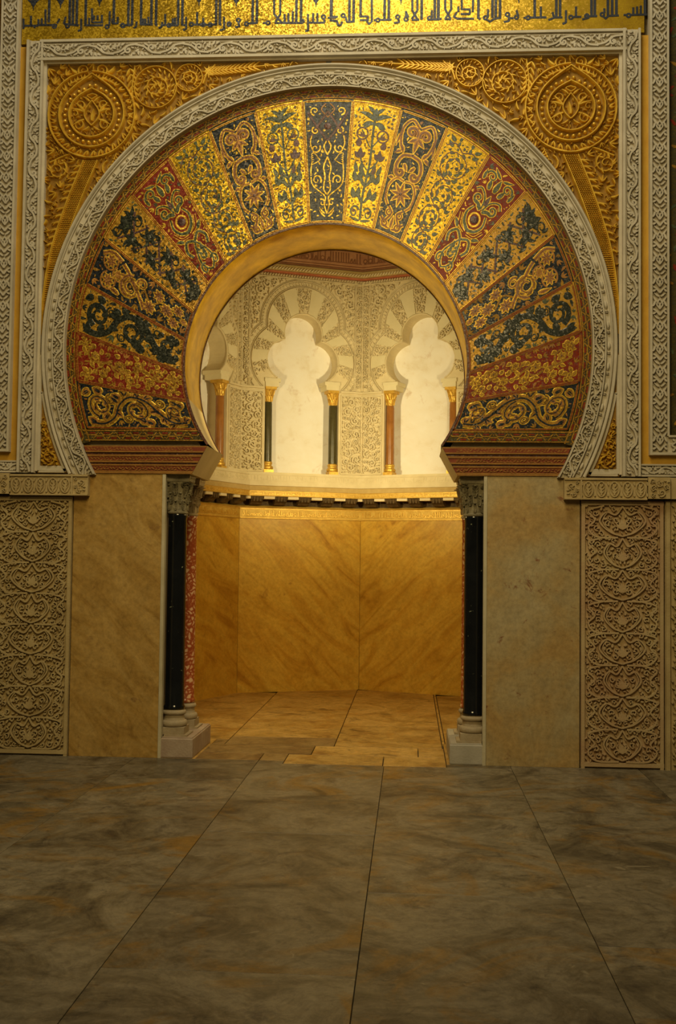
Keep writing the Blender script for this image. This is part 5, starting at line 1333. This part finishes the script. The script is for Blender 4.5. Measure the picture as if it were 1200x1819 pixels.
# ---- mouldings and painted frieze above the arcade
T = Thing('painted_frieze', 'faded red frieze with dark angular lettering above the blind arches', 'frieze', (NX, 4.9, 5.15))
oct_band([(-.012, 5.125), (.02, 5.13), (.025, 5.148), (.012, 5.15)], 'redline').build('lower_red_line', 'redline', T)
oct_band([(.012, 5.15), (.03, 5.155), (.032, 5.225), (.03, 5.232)], 'tanband').build('carved_moulding', 'tanband', T)
oct_band([(.04, 5.232), (.06, 5.236), (.06, 5.25), (.045, 5.254)], 'frieze_ink').build('dark_line', 'frieze_ink', T)
oct_band([(.045, 5.254), (.055, 5.26), (.055, 5.275), (.035, 5.28), (.035, 5.52), (.08, 5.56), (.08, 5.62), (-.1, 5.62)], 'frieze').build('red_ground', 'frieze', T)
mb = MB(); lb = MB(); rg = random.Random(12)
for a, b, nm in FACES:
    fr, m = face(a, b); f2 = lambda u, v, h, f=fr: f(u, v, h + .035); w = flen(.035); band_text(lb, f2, w, 5.29, 5.47, rg, .004, .008)
    for i in range(40): mb.rib(lambda u, v, h, f=fr: f(u, v, h + .03 + (v - 5.155) * .2), leafpath(-w + i * 2 * w / 40, 5.165, .5, .05, .6), lw(7, .008), .01)
lb.build('painted_lettering', 'frieze_ink', T); mb.build('carved_leaves', 'stucco', T)

# ================================================================== light
def area(name, loc, to, size, power, col, size_y=None, spread=PI):
    l = bpy.data.lights.new(name, 'AREA'); l.size = size; l.energy = power; l.color = col; l.spread = spread
    if size_y: l.shape = 'RECTANGLE'; l.size_y = size_y
    o = bpy.data.objects.new(name, l); C.objects.link(o); o.location = loc
    o.rotation_euler = (Vector(to) - Vector(loc)).to_track_quat('-Z', 'Y').to_euler(); return o


def spot(name, loc, to, power, col, ang, blend, r):
    l = bpy.data.lights.new(name, 'SPOT'); l.energy = power; l.color = col; l.spot_size = math.radians(ang); l.spot_blend = blend; l.shadow_soft_size = r
    o = bpy.data.objects.new(name, l); C.objects.link(o); o.location = loc
    o.rotation_euler = (Vector(to) - Vector(loc)).to_track_quat('-Z', 'Y').to_euler(); return o


area('dome_daylight', (.3, -3.4, 8.4), (.1, 0, 4.4), 2.2, 165, (1., .90, .66), 1.6)
area('hall_front_fill', (.1, -6.0, 5.6), (0, 0, 2.0), 2.0, 82, (1., .76, .34), 2.0, 2.0)  # unseen warm frontal light, set to brighten lower facade and floor
for lx in (-1, 1):
    spot('niche_lamp', (NX + lx * 1.4, 1.35, 2.80), (NX - lx * .55, 4.6, 3.35), 330, (1., .82, .42), 66, 1., .10)
    l = bpy.data.lights.new('niche_fill', 'POINT'); l.energy = 46; l.color = (1., .78, .34); l.shadow_soft_size = .1  # added point fill beside each lamp, brightens soffit and cornice sides
    o = bpy.data.objects.new('niche_fill', l); C.objects.link(o); o.location = (NX + lx * 1.4, 1.3, 2.85)
w = bpy.data.worlds.new('hall_dusk'); bpy.context.scene.world = w; w.use_nodes = True
w.node_tree.nodes['Background'].inputs[0].default_value = (.9, .68, .36, 1); w.node_tree.nodes['Background'].inputs[1].default_value = .04

# ================================================================== camera
cam = bpy.data.cameras.new('camera'); co = bpy.data.objects.new('camera', cam); C.objects.link(co)
cam.sensor_fit = 'VERTICAL'; cam.sensor_height = 36.; cam.lens = F / 1819. * 36.; cam.clip_end = 100
from mathutils import Matrix
M = Matrix(RC.T.tolist()).to_4x4(); M.translation = Vector(CAM); co.matrix_world = M
sc = bpy.context.scene; sc.camera = co
sc.view_settings.view_transform = 'Standard'; sc.view_settings.look = 'None'; sc.view_settings.gamma = 1.; sc.view_settings.exposure = 0.
sc.cycles.max_bounces = 8; sc.cycles.diffuse_bounces = 5; sc.cycles.use_denoising = True
